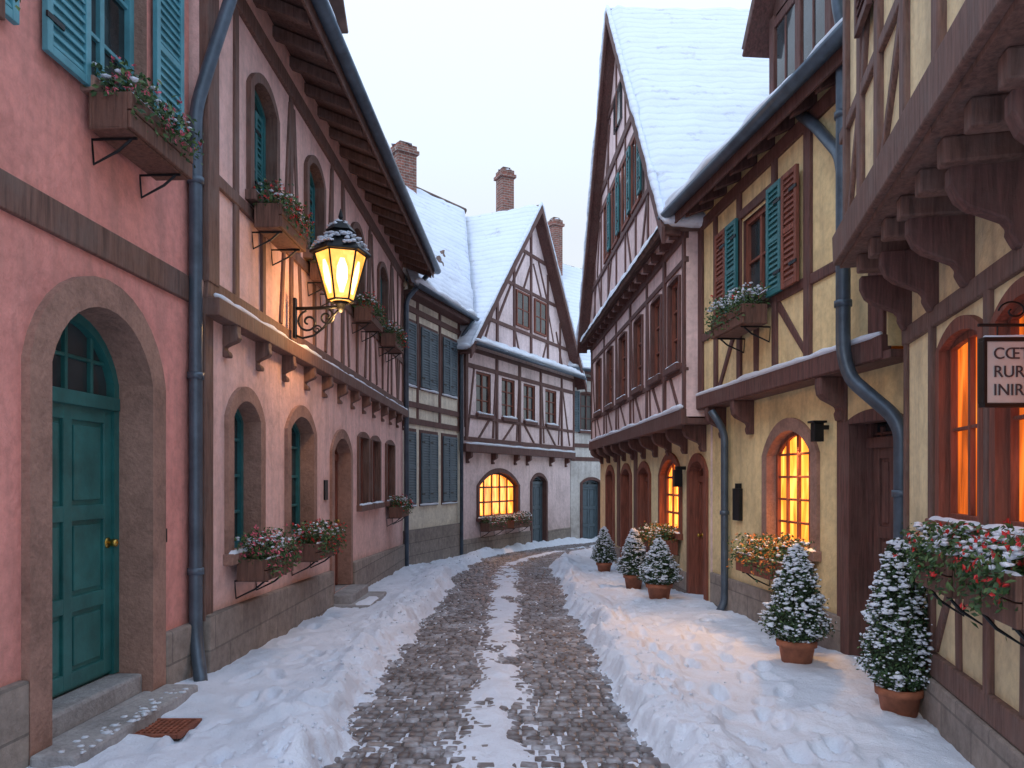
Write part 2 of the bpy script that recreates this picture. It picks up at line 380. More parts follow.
def door(o,w,a0,a1,h0,hs,hc,depth,mat,htr=None,knob=True):
    pts=arch(a0,a1,h0,hs,hc); nb=-depth; P=w.P
    fr=o.part('door',mat,.006); fw=.06
    inn=arch(a0+fw,a1-fw,h0,hs,max(hs+.001,hc-fw)); ring(fr,w,pts,inn,nb+.07,nb)
    top=htr if htr else hs
    L0,L1=a0+fw,a1-fw
    fr.wbox(w,L0,L1,h0,top,nb,nb+.03)
    cw=.09; m=(L0+L1)/2
    for x0,x1 in ((L0,L0+cw),(m-cw/2,m+cw/2),(L1-cw,L1)): fr.wbox(w,x0,x1,h0+.02,top-.02,nb+.02,nb+.052)
    H=top-h0; rows=[0,.28,.62,1.0]
    for r in rows:
        hh=h0+.02+(H-.14)*r; fr.wbox(w,L0+.002,L1-.002,hh,hh+.10,nb+.02,nb+.050)
    for r0,r1 in zip(rows,rows[1:]):
        for x0,x1 in ((L0+cw,m-cw/2),(m+cw/2,L1-cw)):
            fr.wbox(w,x0+.03,x1-.03,h0+.02+(H-.14)*r0+.13,h0+.02+(H-.14)*r1-.03,nb+.02,nb+.044)
    fr.wbox(w,a0+.01,a1-.01,top-.03,top+.06,nb,nb+.085)
    if hc>top+.1:
        o.part('transom_glass','glass').poly([P(x,max(y,top),nb+.015) for x,y in pts])
        for i in range(1,4):
            a=a0+(a1-a0)*i/4; fr.wbox(w,a-.014,a+.014,top,arch_h(pts,a)-.03,nb,nb+.045)
        hh=top+(hc-top)*.5
        xs=[x for x,y in pts[1:-1] if y>=hh] or [a0,a1]
        fr.wbox(w,min(xs),max(xs),hh-.012,hh+.012,nb,nb+.04)
    if knob:
        k=o.part('door_knob','brass',0,True); c=L1-.05; k.tube([P(c,h0+.90,nb+.05),P(c,h0+.90,nb+.075),P(c,h0+.90,nb+.085),P(c,h0+.90,nb+.115),P(c,h0+.90,nb+.125)],[.011,.011,.026,.026,.008],12); k.tube([P(c,h0+.90,nb+.05),P(c,h0+.90,nb+.058)],.036,14)
def corbel(o,w,a,htop,hb,depth,wd,mat='wood',n0=0):
    prof=[(n0-.02,htop),(n0+depth,htop),(n0+depth,htop-(htop-hb)*.22)]
    for i in range(1,8):
        t=i/8; prof.append((n0+depth*(1-t)**1.1*.92+.04*math.sin(t*9),htop-(htop-hb)*(.25+.72*t**.75)))
    prof+=[(n0+.05,hb),(n0-.02,hb)]
    p=o.part('brackets',mat,.01); A=[w.P(a-wd/2,h,n) for n,h in prof]; B=[w.P(a+wd/2,h,n) for n,h in prof]; k=len(prof)
    p.add(A+B,[tuple(range(k)),tuple(range(k,2*k))]+[(i,(i+1)%k,k+(i+1)%k,k+i) for i in range(k)])
def eave_roof(o,w,a0,a1,ne,he,nk,hk,nr,hr,mat='wood',gut=True,raf=.5,th=.10,snowt=.09,slope_a=0,sn='snow'):
    P=w.P; ne0=ne; ne1=ne+slope_a
    A,B=P(a0,he,ne0),P(a1,he,ne1); C,D=P(a1,hk,nk),P(a0,hk,nk); E,F=P(a1,hr,nr),P(a0,hr,nr)
    t=o.part('roof_tiles','tile'); t.slab(A,B,C,D,.05); t.slab(D,C,E,F,.05)
    Bk,Bl=P(a1,hk-.3,2*nr),P(a0,hk-.3,2*nr); t.slab(F,E,Bk,Bl,.05)
    o.part('gable_ends','wood_dk').poly([P(a0,hk-.1,nk),P(a0,hr-.06,nr),P(a0,hk-.3,2*nr)]); o.part('gable_ends','wood_dk').poly([P(a1,hk-.1,nk),P(a1,hr-.06,nr),P(a1,hk-.3,2*nr)])
    s=o.part('roof_snow',sn,0,True); s.snow(A,B,C,D,snowt*1.2,.10); s.snow(D,C,E,F,snowt,.2)
    bd=o.part('soffit_boards',mat); dz=Vector((0,0,-.056)); bd.slab(A+dz,B+dz,C+dz,D+dz,.02)
    n=max(2,int((a1-a0)/raf)); rf=o.part('rafter_tails',mat,.006)
    for i in range(n+1):
        a=a0+.08+(a1-a0-.16)*i/n; f=(a-a0)/(a1-a0); nn=ne0+(ne1-ne0)*f-.05; q=.05
        up=Vector((0,0,-.078)); dn=Vector((0,0,-.19))
        X=[P(a-q,he,nn),P(a+q,he,nn),P(a+q,hk,nk-.05),P(a-q,hk,nk-.05)]
        rf.hexa([x+dn for x in X]+[x+up for x in X])
    if gut:
        z=Vector((0,0,-.02)); o.part('gutter','metal',0,True).gutter(P(a0-.02,he,ne0+.07)+z,P(a1+.02,he,ne1+.07)+z,.075)
        o.part('gutter_snow','snow',0,True).roll(P(a0,he+.03,ne0+.06),P(a1,he+.03,ne1+.06),.06)
        fb=o.part('fascia',mat,.004); q=[P(a0,he-.17,ne0-.03),P(a1,he-.17,ne1-.03),P(a1,he-.17,ne1-.005),P(a0,he-.17,ne0-.005)]
        fb.hexa(q+[x+Vector((0,0,.14)) for x in q])
def pipe(o,pts,r=.05,clips=()):
    P=[Vector(p) for p in pts]; out=[P[0]]
    for i in range(1,len(P)-1):
        a,b,c=P[i-1],P[i],P[i+1]; k=min(.13,(a-b).length*.45,(c-b).length*.45)
        s=b+(a-b).normalized()*k; e=b+(c-b).normalized()*k
        for t in (0,.25,.5,.75,1): out.append(s*(1-t)**2+b*2*t*(1-t)+e*t*t)
    out.append(P[-1]); o.part('downpipe','metal',0,True).tube(out,r,12)
    for c in clips:
        c=Vector(c); o.part('pipe_clips','metal',0,True).tube([c-Vector((0,0,.025)),c+Vector((0,0,.025))],r+.012,12)
def chimney(o,x,y,h0,h1,w,rz=0):
    o.part('chimney','brick').box((x,y,(h0+h1)/2),(w,w,h1-h0),rz)
    o.part('chimney_cap','brick',.01).box((x,y,h1-.06),(w+.12,w+.12,.10),rz); o.part('chimney_cap','brick',.01).box((x,y,h1+.06),(w+.02,w+.02,.13),rz)
    o.part('chimney_cap','tile').box((x,y,h1+.17),(w*.6,w*.6,.12),rz)
    q=w/2; z=h1+.128
    o.part('chimney_snow','snow',0,True).snow((x-q,y-q,z),(x+q,y-q,z),(x+q,y+q,z),(x-q,y+q,z),.07,.1)

def flower_box(w,a0,a1,htop,nd=.24,hh=.20,n0=.04,fl='red',snow=.5,mat='wood_box',lush=1,fr=.16,tall=1):
    c=w.P((a0+a1)/2,htop-hh,n0); o=Obj('flower_box',c)
    p=o.part('planter',mat,.006); P=w.P
    p.wbox(w,a0,a1,htop-hh,htop,n0,n0+.02)
    for k in range(2):
        h0=htop-hh+k*hh/2; p.wbox(w,a0-.004*k,a1+.004*k,h0+.003,h0+hh/2-.003,n0+nd-.025,n0+nd+.003*k)
    p.wbox(w,a0,a0+.022,htop-hh+.002,htop-.002,n0+.02,n0+nd-.025); p.wbox(w,a1-.022,a1,htop-hh+.002,htop-.002,n0+.02,n0+nd-.025)
    p.wbox(w,a0,a1,htop-hh-.002,htop-hh+.018,n0,n0+nd-.03)
    o.part('soil','soil').wbox(w,a0+.022,a1-.022,htop-.06,htop-.03,n0+.02,n0+nd-.03)
    br=o.part('bracket','iron')
    for a in (a0+.12,a1-.12):
        br.tube([P(a,htop-hh-.01,n0+nd-.03),P(a,htop-hh-.01,-.0),P(a,htop-hh-.16,.012),P(a,htop-hh-.08,n0+nd*.45),P(a,htop-hh-.015,n0+nd*.75)],.009,6)
    n=int((a1-a0)*1250*lush); L1=o.part('leaves','leaf'); L2=o.part('light_leaves','leaf2'); F=o.part('flowers',fl); S=o.part('snow_on_leaves','snow',0,True)
    for i in range(n):
        a=R(a0-.03,a1+.03); cl=noise.noise(Vector((a*7,c.y*3,htop))); m=(.10+.14*(0.5+.8*cl))*tall
        nn=n0+R(-.02,nd+.06); hz=htop-.04+R(0,1)*(m+.06)
        if nn>n0+nd-.02: hz-=R(0,.15)*(1+cl); nn+=R(0,.03)
        (L1 if random.random()<.6 else L2).leaf(P(a,hz,nn),.021,Vector((w.n.x*.5,w.n.y*.5,.6)))
        if random.random()<fr*.45: 
            q=P(a,hz+.02,nn+.015)
            for _ in range(5): F.leaf(q+Vector((R(-1,1),R(-1,1),R(-1,1)))*.012,.014,Vector((w.n.x,w.n.y,.6)))
        if random.random()<snow*.085:
            r=R(.008,.026); nn2=n0+R(0,nd+.05); S.blob(P(a,htop+m*R(.65,1.1)-.01-(.05 if nn2>n0+nd else 0),nn2),r,R(.35,.7))
    S.snow(P(a0,htop,n0+nd),P(a1,htop,n0+nd),P(a1,htop,n0+nd-.03),P(a0,htop,n0+nd-.03),.022,.04)
    return o

def topiary(x,y,top,rad,potr=.15,poth=.24,seed=1,pw=.72):
    random.seed(seed); z0=g(y)+.02; o=Obj('potted_topiary',(x,y,z0))
    p=o.part('pot','pot',0,True); prof=[(potr*.72,0),(potr*.95,poth*.78),(potr*1.08,poth*.79),(potr*1.1,poth),(potr*.95,poth),(potr*.9,poth*.86),(.001,poth*.86)]
    K=24; vs=[(x+r*math.cos(6.2832*k/K),y+r*math.sin(6.2832*k/K),z0+h) for r,h in prof for k in range(K)]
    fs=[(j*K+k,j*K+(k+1)%K,(j+1)*K+(k+1)%K,(j+1)*K+k) for j in range(len(prof)-1) for k in range(K)]+[tuple(range(K))]
    p.add(vs,fs)
    o.part('trunk','wood',0,True).tube([(x,y,z0+poth*.8),(x+.005,y,z0+poth+.2),(x,y,z0+(top-z0)*.85)],[.022,.017,.006],8)
    cb=z0+poth+.0; H=top-cb
    prf=lambda t: rad*min(1,(t/.16+.25))**.6*max(0,1-t)**pw*1.1
    core=o.part('dark_core','core',0,True); K=16; J=10; vs=[]  # opaque dark filler core, keeps the foliage from being seen through
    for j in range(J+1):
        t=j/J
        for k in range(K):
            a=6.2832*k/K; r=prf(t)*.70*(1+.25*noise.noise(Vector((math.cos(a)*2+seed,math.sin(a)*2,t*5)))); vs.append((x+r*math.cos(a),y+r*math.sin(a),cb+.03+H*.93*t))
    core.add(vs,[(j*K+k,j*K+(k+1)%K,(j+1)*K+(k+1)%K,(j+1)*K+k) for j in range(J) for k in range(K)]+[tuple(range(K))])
    br=o.part('limbs','wood')
    for i in range(26):
        t=R(.05,.8); a=R(0,6.28); r=prf(t)*.95; z=cb+H*t; br.tube([(x,y,z-.06),(x+r*math.cos(a)*.6,y+r*math.sin(a)*.6,z),(x+r*math.cos(a),y+r*math.sin(a),z+.05)],[.008,.005,.002],5)
    L1=o.part('foliage','conifer'); L2=o.part('light_foliage','leaf'); L3=o.part('bright_foliage','leaf2'); S=o.part('snow_clumps','snow',0,True)
    n=int(7500*(rad/.25)*(H/.75))
    for i in range(n):
        t=R(0,1)**1.25; a=R(0,6.2832); nz=noise.noise(Vector((math.cos(a)*2.2+seed*3,math.sin(a)*2.2,t*6)))
        nz2=noise.noise(Vector((math.cos(a)*5+seed,math.sin(a)*5,t*14)))
        r=prf(t)*(1+.26*nz+.26*nz2)*R(.70,1.08); pt=Vector((x+r*math.cos(a),y+r*math.sin(a),cb+H*t+R(-.02,.02)))
        nr=Vector((math.cos(a),math.sin(a),.5)); q=random.random()
        (L1 if q<.55-.3*nz2 else (L2 if q<.9 else L3)).leaf(pt,.014,nr*.6)
        if nz2>-.1 and random.random()<.11+.6*nz2: S.blob(pt+nr*.008+Vector((0,0,.006)),R(.006,.018),R(.35,.7))
        elif random.random()<.04: S.blob(pt+nr*.008,R(.004,.010),.6)
    for i in range(260):
        t=R(.03,.99); a=R(0,6.28); nz2=noise.noise(Vector((math.cos(a)*5+seed,math.sin(a)*5,t*14)))
        r=prf(t)*(1.0+.16*nz2)*R(.78,1.02)
        if nz2>-.05:
            for _ in range(3): S.blob((x+r*math.cos(a)+R(-.02,.02),y+r*math.sin(a)+R(-.02,.02),cb+H*t+.014+R(-.008,.008)),R(.012,.030),R(.3,.55))
    for i in range(14):
        a=R(0,6.28); S.blob((x+potr*.9*math.cos(a),y+potr*.9*math.sin(a),z0+poth+.005),R(.012,.024),.4)
    random.seed(seed+100)

# ================================================================== HOUSE 1 (salmon, left foreground)
w1=W(-2.72,1.0,-2.497,5.93,'L')
h1=Obj('salmon_house',w1.P(2.5,0)); a=w1.a
holes=[]
holes.append(opening(h1,w1,a(4.22),a(5.30),.05,2.25,2.66,.26,.18,'surround',sill=False,proud=.05))
door(h1,w1,a(4.22),a(5.30),.275,2.25,2.66,.26,'teal_door',htr=2.10)
for y0,y1 in ((4.58,5.31),(2.75,3.52)):
    holes.append(opening(h1,w1,a(y0),a(y1),4.0,5.25,5.25,.16,.0,'surround'))
    window(h1,w1,a(y0),a(y1),4.0,5.25,5.25,.14,'teal',2,3)
    shutter(h1,w1,a(y0)-.42,a(y0)-.02,3.93,5.35,'teal'); shutter(h1,w1,a(y1)+.02,a(y1)+.42,3.93,5.35,'teal')
build_wall(h1,w1,0,w1.L,-.3,6.6,holes,'pl_salmon'); body(h1,w1,0,w1.L,-.3,6.6,6,'pl_salmon')
t=h1.part('timbers','wood',.008)
t.wbox(w1,0,w1.L-.01,2.97,3.165,-.02,.03)
pl=h1.part('plinth','stone',.015); pl.wbox(w1,0,a(4.04),-.3,.55,-.02,.05); pl.wbox(w1,a(5.48),w1.L,-.3,.50,-.02,.06)
st=h1.part('door_step','step',.02); st.wbox(w1,a(4.22)+.002,a(5.30)-.002,-.1,.27,-.25,-.02); st.wbox(w1,a(4.02),a(5.46),-.1,.155,.052,.30); st.wbox(w1,a(4.22)+.002,a(5.30)-.002,-.1,.150,-.02,.052)
ss_=h1.part('step_snow','snow_g',0,True)
for i in range(60): ss_.blob(w1.P(R(a(4.05),a(5.4)),.155,R(.16,.31)),R(.008,.03),.3)
eave_roof(h1,w1,-.1,w1.L,.35,6.55,-.1,6.8,-3.2,10.4)
pipe(h1,[(-2.30,5.70,.03),(-2.36,5.80,.16),(-2.43,5.90,.42),(-2.43,5.90,4.45),(-2.33,5.94,4.85),(-2.12,6.0,5.6),(-1.93,6.04,5.90)],.05,[(-2.43,5.90,.9),(-2.43,5.90,2.4),(-2.43,5.90,3.9)])
h1.part('doorbell','iron',.003).wbox(w1,a(5.53),a(5.56),1.15,1.25,0,.02)
flower_box(w1,a(4.55),a(5.34),3.90,.26,.22,.05,'pinkf',.35,lush=1.3)
flower_box(w1,a(2.75),a(3.5),3.90,.26,.22,.05,'red',.3)

# ================================================================== HOUSE 2 (pink half-timbered, left)
w2=W(-2.40,5.96,-2.245,15.80,'L'); a=w2.a
h2=Obj('pink_half_timbered_house',w2.P(5,0)); holes=[]
for y0,y1 in ((6.52,7.18),(8.12,9.0)):
    holes.append(opening(h2,w2,a(y0),a(y1),.98,2.14,2.30,.20,.13)); window(h2,w2,a(y0),a(y1),.98,2.14,2.30,.18,'teal_dk',2,4)
holes.append(opening(h2,w2,a(9.98),a(10.9),.12,1.98,2.16,.22,.13,sill=False)); door(h2,w2,a(9.98),a(10.9),.12,1.98,2.16,.22,'wood_red',htr=1.9)
for y0,y1 in ((11.55,12.2),(12.5,13.15),(13.85,14.6)):
    holes.append(opening(h2,w2,a(y0),a(y1),1.22,2.25,2.25,.14,.09,'wood')); window(h2,w2,a(y0),a(y1),1.22,2.25,2.25,.12,'wood_red',2,3)
build_wall(h2,w2,0,w2.L,-.6,3.0,holes,'pl_pink'); holes=[]
UW=((6.98,7.62),(8.78,9.42),(11.05,11.8),(13.1,13.85))
for y0,y1 in UW:
    holes.append(opening(h2,w2,a(y0),a(y1),4.20,5.18,5.32,.17,.09,'wood',proud=.045)); window(h2,w2,a(y0),a(y1),4.20,5.18,5.32,.12,'teal_dk',2,3)
    m=a(y1)-.03; shutter(h2,w2,m-.22,m,4.26,5.15,'teal_dk',-.115)
build_wall(h2,w2,0,w2.L,3.0,6.35,holes,'pl_pink'); body(h2,w2,0,w2.L,-.6,6.3,6,'pl_pink')
t=h2.part('timbers','wood',.008); L=w2.L
t.beam(w2,0.01,3.10,L-.01,3.10,.16,.03); t.beam(w2,0,5.75,L,5.75,.16,.035)
t.beam(w2,0,4.02,L,4.02,.10,.02)
t.wbox(w2,0,L,2.88,3.02,-.02,.13)
t.beam(w2,.11,3.15,.11,5.7,.20,.045)
for y0,y1 in UW:
    t.beam(w2,(a(y0)+a(y1))/2,3.15,(a(y0)+a(y1))/2,4.0,.09,.02)
for y in (6.62,8.2,9.95,10.5,12.4,14.4,15.1,15.7): t.beam(w2,a(y),3.15,a(y),5.7,.10,.02)
for y0,h0_,y1,h1_ in ((7.85,3.2,8.15,5.6),(8.6,3.2,8.28,5.6),(9.62,3.2,9.92,5.6),(10.9,3.2,10.55,5.6),(12.0,3.2,12.35,5.6),(12.95,3.2,12.5,5.6),(14.0,3.2,14.35,5.6),(15.05,3.2,14.5,5.6),(15.2,3.2,15.65,5.6)):
    t.beam(w2,a(y0),h0_,a(y1),h1_,.08,.015)
for y in np.arange(6.4,15.8,.78): corbel(h2,w2,a(float(y)),2.885,2.62,.12,.10)
t.beam(w2,.08,.5,.08,2.9,.16,.02)
h2.part('ledge_snow','snow',0,True).roll(w2.P(0.02,3.035,.09),w2.P(L,3.035,.09),.035)
P=w2.P; pl=h2.part('plinth','stone',.015); pl.hexa([P(0,-.6,-.02),P(a(9.84),-.6,-.02),P(a(9.84),-.6,.06),P(0,-.6,.06),P(0,.55,-.02),P(a(9.84),.44,-.02),P(a(9.84),.44,.06),P(0,.55,.06)])
pl.hexa([P(a(11.04),-.6,-.02),P(L,-.6,-.02),P(L,-.6,.06),P(a(11.04),-.6,.06),P(a(11.04),.42,-.02),P(L,.28,-.02),P(L,.28,.06),P(a(11.04),.42,.06)])
s_=h2.part('door_steps','step',.015); s_.wbox(w2,a(9.85),a(11.05),-.3,.0,-.02,.52); s_.wbox(w2,a(9.92),a(10.98),-.3,.11,-.2,.27)
h2.part('step_snow','snow',0,True).snow(P(a(9.85),.0,.52),P(a(10.5),.0,.52),P(a(10.5),.0,.36),P(a(9.85),.0,.3),.03,.05)
eave_roof(h2,w2,-.03,L+.2,.56,5.98,-.02,6.22,-3.2,10.0,slope_a=.06,gut=True,raf=.55)
dm=h2.part('dormer','wood_dk',.01)
dm.wbox(w2,a(8.3),a(9.7),6.2,7.5,-1.6,.0); dm.wbox(w2,a(8.35),a(8.5),6.3,7.5,-.1,.03); dm.wbox(w2,a(9.5),a(9.65),6.3,7.5,-.1,.03)
h2.part('glass_glass','glass').wbox(w2,a(8.6),a(9.4),6.5,7.3,-.1,.01)
dr=h2.part('dormer_roof','tile'); dr.slab(P(a(8.05),7.4,.22),P(a(8.05),7.4,-2),P(a(9.0),8.3,-2),P(a(9.0),8.3,.22),.06); dr.slab(P(a(9.95),7.4,.22),P(a(9.95),7.4,-2),P(a(9.0),8.3,-2),P(a(9.0),8.3,.22),.06)
h2.part('dormer','wood_dk').poly([P(a(8.3),7.45,.01),P(a(9.7),7.45,.01),P(a(9.0),8.22,.01)])
pipe(h2,[(-2.16,15.72,-.22),(-2.16,15.72,5.3),(-1.75,15.8,5.8)],.05)
for (y0,y1),f in zip(UW,('red','red','red','red')): flower_box(w2,a(y0)-.06,a(y1)+.08,4.10,.25,.22,.06,f,.45,lush=1.3,fr=.22)
flower_box(w2,a(6.50),a(7.25),.93,.26,.19,.06,'pinkf',.9,lush=1.4,fr=.3); flower_box(w2,a(8.1),a(9.05),.93,.26,.19,.06,'red',.8,lush=1.4,fr=.3)
flower_box(w2,a(13.8),a(14.65),1.12,.24,.2,.06,'red',.8)
lt=h2.part('house_number','iron',.003); lt.wbox(w2,a(9.55),a(9.7),1.35,1.6,0,.02)

# ================================================================== HOUSE 3 (cream, grey-blue shutters)
w3=W(-2.25,15.85,-1.28,18.9,'L'); a=w3.a
h3=Obj('cream_shuttered_house',w3.P(1.5,0))
build_wall(h3,w3,0,w3.L,-.9,5.75,[],'pl_cream'); body(h3,w3,0,w3.L,-.9,5.7,4,'pl_cream')
for y0,y1 in ((15.97,16.38),(16.66,17.5),(17.82,18.62)):
    for h0_,h1_ in ((1.10,2.62),(3.62,4.92)):
        m=(a(y0)+a(y1))/2
        fr=h3.part('window_frames','wood_dk',.004); fr.wbox(w3,a(y0)-.06,a(y1)+.06,h0_-.07,h1_+.07,-.02,.018)
        h3.part('sill_snow','snow',0,True).roll(w3.P(a(y0)-.05,h0_-.04,.03),w3.P(a(y1)+.05,h0_-.04,.03),.028)
        if y1-y0<.5: shutter(h3,w3,a(y0),a(y1),h0_,h1_,'slate',.02)
        else: shutter(h3,w3,a(y0),m-.005,h0_,h1_,'slate',.02); shutter(h3,w3,m+.005,a(y1),h0_,h1_,'slate',.02)
t=h3.part('timbers','wood_dk',.006)
for h in (2.85,3.2,5.2): t.beam(w3,0,h,w3.L,h,.12,.03)
for y in (15.93,16.52,17.66,18.8): t.beam(w3,a(y),2.9,a(y),5.6,.10,.022)
h3.part('plinth','stone',.015).wbox(w3,0,w3.L,-.9,.55,-.02,.05)
P=w3.P
E0,E1=P(-.25,5.62,.32),P(w3.L+.1,5.60,.32); R0,R1=Vector((-3.75,19.7,9.62)),Vector((-1.40,22.93,9.62))
ti=h3.part('roof_tiles','tile'); dz=Vector((0,0,-.55)); dz2=Vector((0,0,-.03)); ti.slab(E0+dz2,E1+dz2,R1+dz,R0+dz,.06)
B0,B1=Vector((-6.5,21.8,5.6)),Vector((-4.2,25.0,5.6)); ti.slab(R0,R1,B1,B0,.06)
h3.part('gable_ends','pl_cream').poly([E0+Vector((-.1,.2,-.1)),R0-Vector((0,0,.1)),B0]); h3.part('gable_ends','pl_cream').poly([E1-Vector((0,0,.1)),R1-Vector((0,0,.1)),B1])
h3.part('roof_snow','roofsnow',0,True).snow(E0,E1,R1,R0,.11,.14)
h3.part('ridge_tiles','tile',0,True).tube([R0+Vector((0,0,.02)),R1+Vector((0,0,.02))],.07,8)
h3.part('gutter','metal',0,True).gutter(P(-.2,5.58,.40),P(w3.L+.12,5.57,.40),.07)
h3.part('gutter_snow','snow',0,True).roll(P(-.2,5.64,.38),P(w3.L+.12,5.64,.38),.10)
h3.part('soffit','wood_dk').wbox(w3,-.0,w3.L+.1,5.42,5.52,-.02,.30)
pipe(h3,[P(w3.L-.1,-.35,.08),P(w3.L-.1,5.1,.08),P(w3.L-.05,5.5,.38)],.045)
chimney(h3,-2.95,20.75,8.6,10.45,.55,.6)

# ================================================================== HOUSE 4 (gabled, end of the street)
w4=W(-1.28,18.9,1.91,25.26,'L'); a=w4.a; L=w4.L
h4=Obj('gabled_half_timbered_house',w4.P(3.5,-.4)); holes=[]
holes.append(opening(h4,w4,a(19.75),a(21.75),.62,1.45,1.80,.16,.12,'wood_dk')); window(h4,w4,a(19.75),a(21.75),.62,1.45,1.80,.13,'wood_dk',5,3,'amber',.05,.045)
holes.append(opening(h4,w4,a(22.6),a(23.5),-.38,1.55,1.72,.2,.10,'wood_dk',sill=False)); door(h4,w4,a(22.6),a(23.5),-.38,1.55,1.72,.18,'slate',htr=1.5,knob=False)
build_wall(h4,w4,0,L,-1,2.35,holes,'pl_rose'); body(h4,w4,0,L,-1,5.0,6,'pl_rose')
w4u=W(*(w4.P(0,0,.14).xy),*(w4.P(L,0,.14).xy),'L'); holes=[]
for y0,y1 in ((19.4,20.1),(20.65,21.35),(21.85,22.55),(23.2,23.95)):
    holes.append(opening(h4,w4u,a(y0),a(y1),3.28,4.35,4.35,.10,.0,'wood_dk')); window(h4,w4u,a(y0),a(y1),3.28,4.35,4.35,.08,'wood_red',2,3)
    h4.part('sill_snow','snow').roll(w4u.P(a(y0)-.03,3.30,.06),w4u.P(a(y1)+.03,3.30,.06),.035)
build_wall(h4,w4u,0,L,2.35,5.05,holes,'pl_rose'); 
h4.part('walls','pl_rose').poly([w4u.P(0,2.35,-.14),w4u.P(0,2.35,0),w4u.P(0,5.05,0),w4u.P(0,5.05,-.14)]); h4.part('walls','pl_rose').poly([w4u.P(L,2.35,-.14),w4u.P(L,2.35,0),w4u.P(L,5.05,0),w4u.P(L,5.05,-.14)])
pk=3.85; HP=9.45; HE=5.0
h4.part('walls','pl_rose').poly([w4u.P(0,HE),w4u.P(L,HE),w4u.P(pk,HP)])
t=h4.part('timbers','wood_dk',.006); hr=lambda s:(HE+(HP-HE)*(s/pk) if s<pk else HE+(HP-HE)*(L-s)/(L-pk))
t.wbox(w4,-.02,L+.02,2.30,2.50,-.02,.19)
h4.part('ledge_snow','snow',0,True).roll(w4.P(0,2.515,.175),w4.P(L,2.515,.175),.04)
for h in (2.62,3.18,4.45,4.85): t.beam(w4u,0,h,L,h,.10 if h!=3.18 else .08,.025)
for s in (0.06,L-.06,a(20.38),a(21.6),a(22.88),a(24.3)): t.beam(w4u,s,2.6,s,4.9,.11,.03)
for y0,y1 in ((19.0,19.3),(20.2,20.35),(21.45,21.6),(23.1,22.95),(24.9,24.4),(24.1,24.25)): t.beam(w4u,a(y0),2.7,a(y1),4.4,.08,.018)
for y0,y1 in ((19.5,20.0),(20.7,21.3),(22.5,21.9),(23.9,23.3)): t.beam(w4u,a(y0),2.65,a(y1),3.15,.07,.015)
for s in (a(20.4),a(21.3),a(22.28),a(23.35),a(24.2)): t.beam(w4u,s,5.15,s,hr(s)-.1,.10,.03)
for h in (5.78,7.0,8.1):
    s0=pk*(h-HE)/(HP-HE)+.05; s1=L-(L-pk)*(h-HE)/(HP-HE)-.05; t.beam(w4u,s0,h,s1,h,.10,.024)
for s0,h0_,s1,h1_ in ((1.0,5.2,1.55,6.2),(1.7,5.85,2.5,6.95),(L-1.0,5.2,L-1.5,6.2),(L-1.7,5.85,L-2.2,6.9),(2.6,7.05,3.4,8.05),(L-2.2,7.05,L-2.8,8.05),(3.0,5.2,2.75,5.75),(4.6,5.2,4.9,5.75),(3.3,7.05,3.8,7.9),(4.5,7.05,3.95,7.9)): t.beam(w4u,s0,h0_,s1,h1_,.07,.018)
for y0,y1 in ((21.42,22.08),(22.5,23.15)):
    fr=h4.part('window_frames','wood_red',.004); s0,s1=a(y0),a(y1); fr.wbox(w4u,s0,s1,5.95,6.85,.0,.03); fr.wbox(w4u,s0-.05,s0,5.9,6.9,0,.06); fr.wbox(w4u,s1,s1+.05,5.9,6.9,0,.06); fr.wbox(w4u,s0,s1,6.85,6.9,0,.058); fr.wbox(w4u,s0,s1,5.9,5.95,0,.058)
    h4.part('glass_glass','glass').wbox(w4u,s0+.02,s1-.02,5.97,6.83,.031,.036); fr.wbox(w4u,(s0+s1)/2-.025,(s0+s1)/2+.025,5.95,6.85,.03,.052); fr.wbox(w4u,s0,s1,6.38,6.41,.03,.05)
P=w4u.P
h4.part('pent_roof','tile').slab(P(-.1,4.98,.30),P(L+.1,4.98,.30),P(L+.1,5.16,-.01),P(-.1,5.16,-.01),.05)
h4.part('pent_snow','snow',0,True).snow(P(-.1,4.98,.36),P(L+.1,4.98,.36),P(L+.1,5.20,-.01),P(-.1,5.20,-.01),.13,.1); h4.part('pent_snow','snow').roll(P(-.08,5.02,.34),P(L+.08,5.02,.34),.085)
h4.part('gutter','metal',0,True).gutter(P(-.12,4.93,.36),P(L+.12,4.93,.36),.06)
def gable_roof(o,w,L,pk,HE,HP,of,oe,depth,th=.1,sn='snow',snt=.12,mat='wood_dk',back=True):
    P=w.P
    for s in (0,1):
        k=(HP-HE)/(pk if s==0 else L-pk); ae=-oe if s==0 else L+oe; he=HE-oe*k
        A,B=P(ae,he+.1,of),P(pk,HP+.1,of); C,D=P(pk,HP+.1,-depth),P(ae,he+.1,-depth)
        o.part('roof_tiles','tile').slab(A,B,C,D,th); o.part('roof_snow',sn,0,True).snow(A,B,C,D,snt,.16)
        up=Vector((0,0,.05)); o.part('eave_snow_lip',sn,0,True).roll(A+up,D+up,snt*.75); o.part('eave_snow_lip',sn).roll(A+up,B+up,snt*.5)
        bb=o.part('barge_boards',mat,.006); dn=Vector((0,0,-.22)); A2,B2=P(ae,he+.07,of+.03),P(pk,HP+.07,of+.03); A1,B1=P(ae,he+.07,of-.02),P(pk,HP+.07,of-.02)
        bb.hexa([A1+dn,B1+dn,B2+dn,A2+dn,A1,B1,B2,A2])
        A3,B3=P(ae,he-.02,0.0),P(pk,HP-.02,0.0); A4,B4=P(ae,he-.02,of),P(pk,HP-.02,of); o.part('verge_soffit',mat).slab(A3,B3,B4,A4,.03)
gable_roof(h4,w4u,L,pk,HE,HP,.32,.28,6.5,sn='roofsnow')
chimney(h4,-.22,24.0,8.4,11.1,.42,.46)
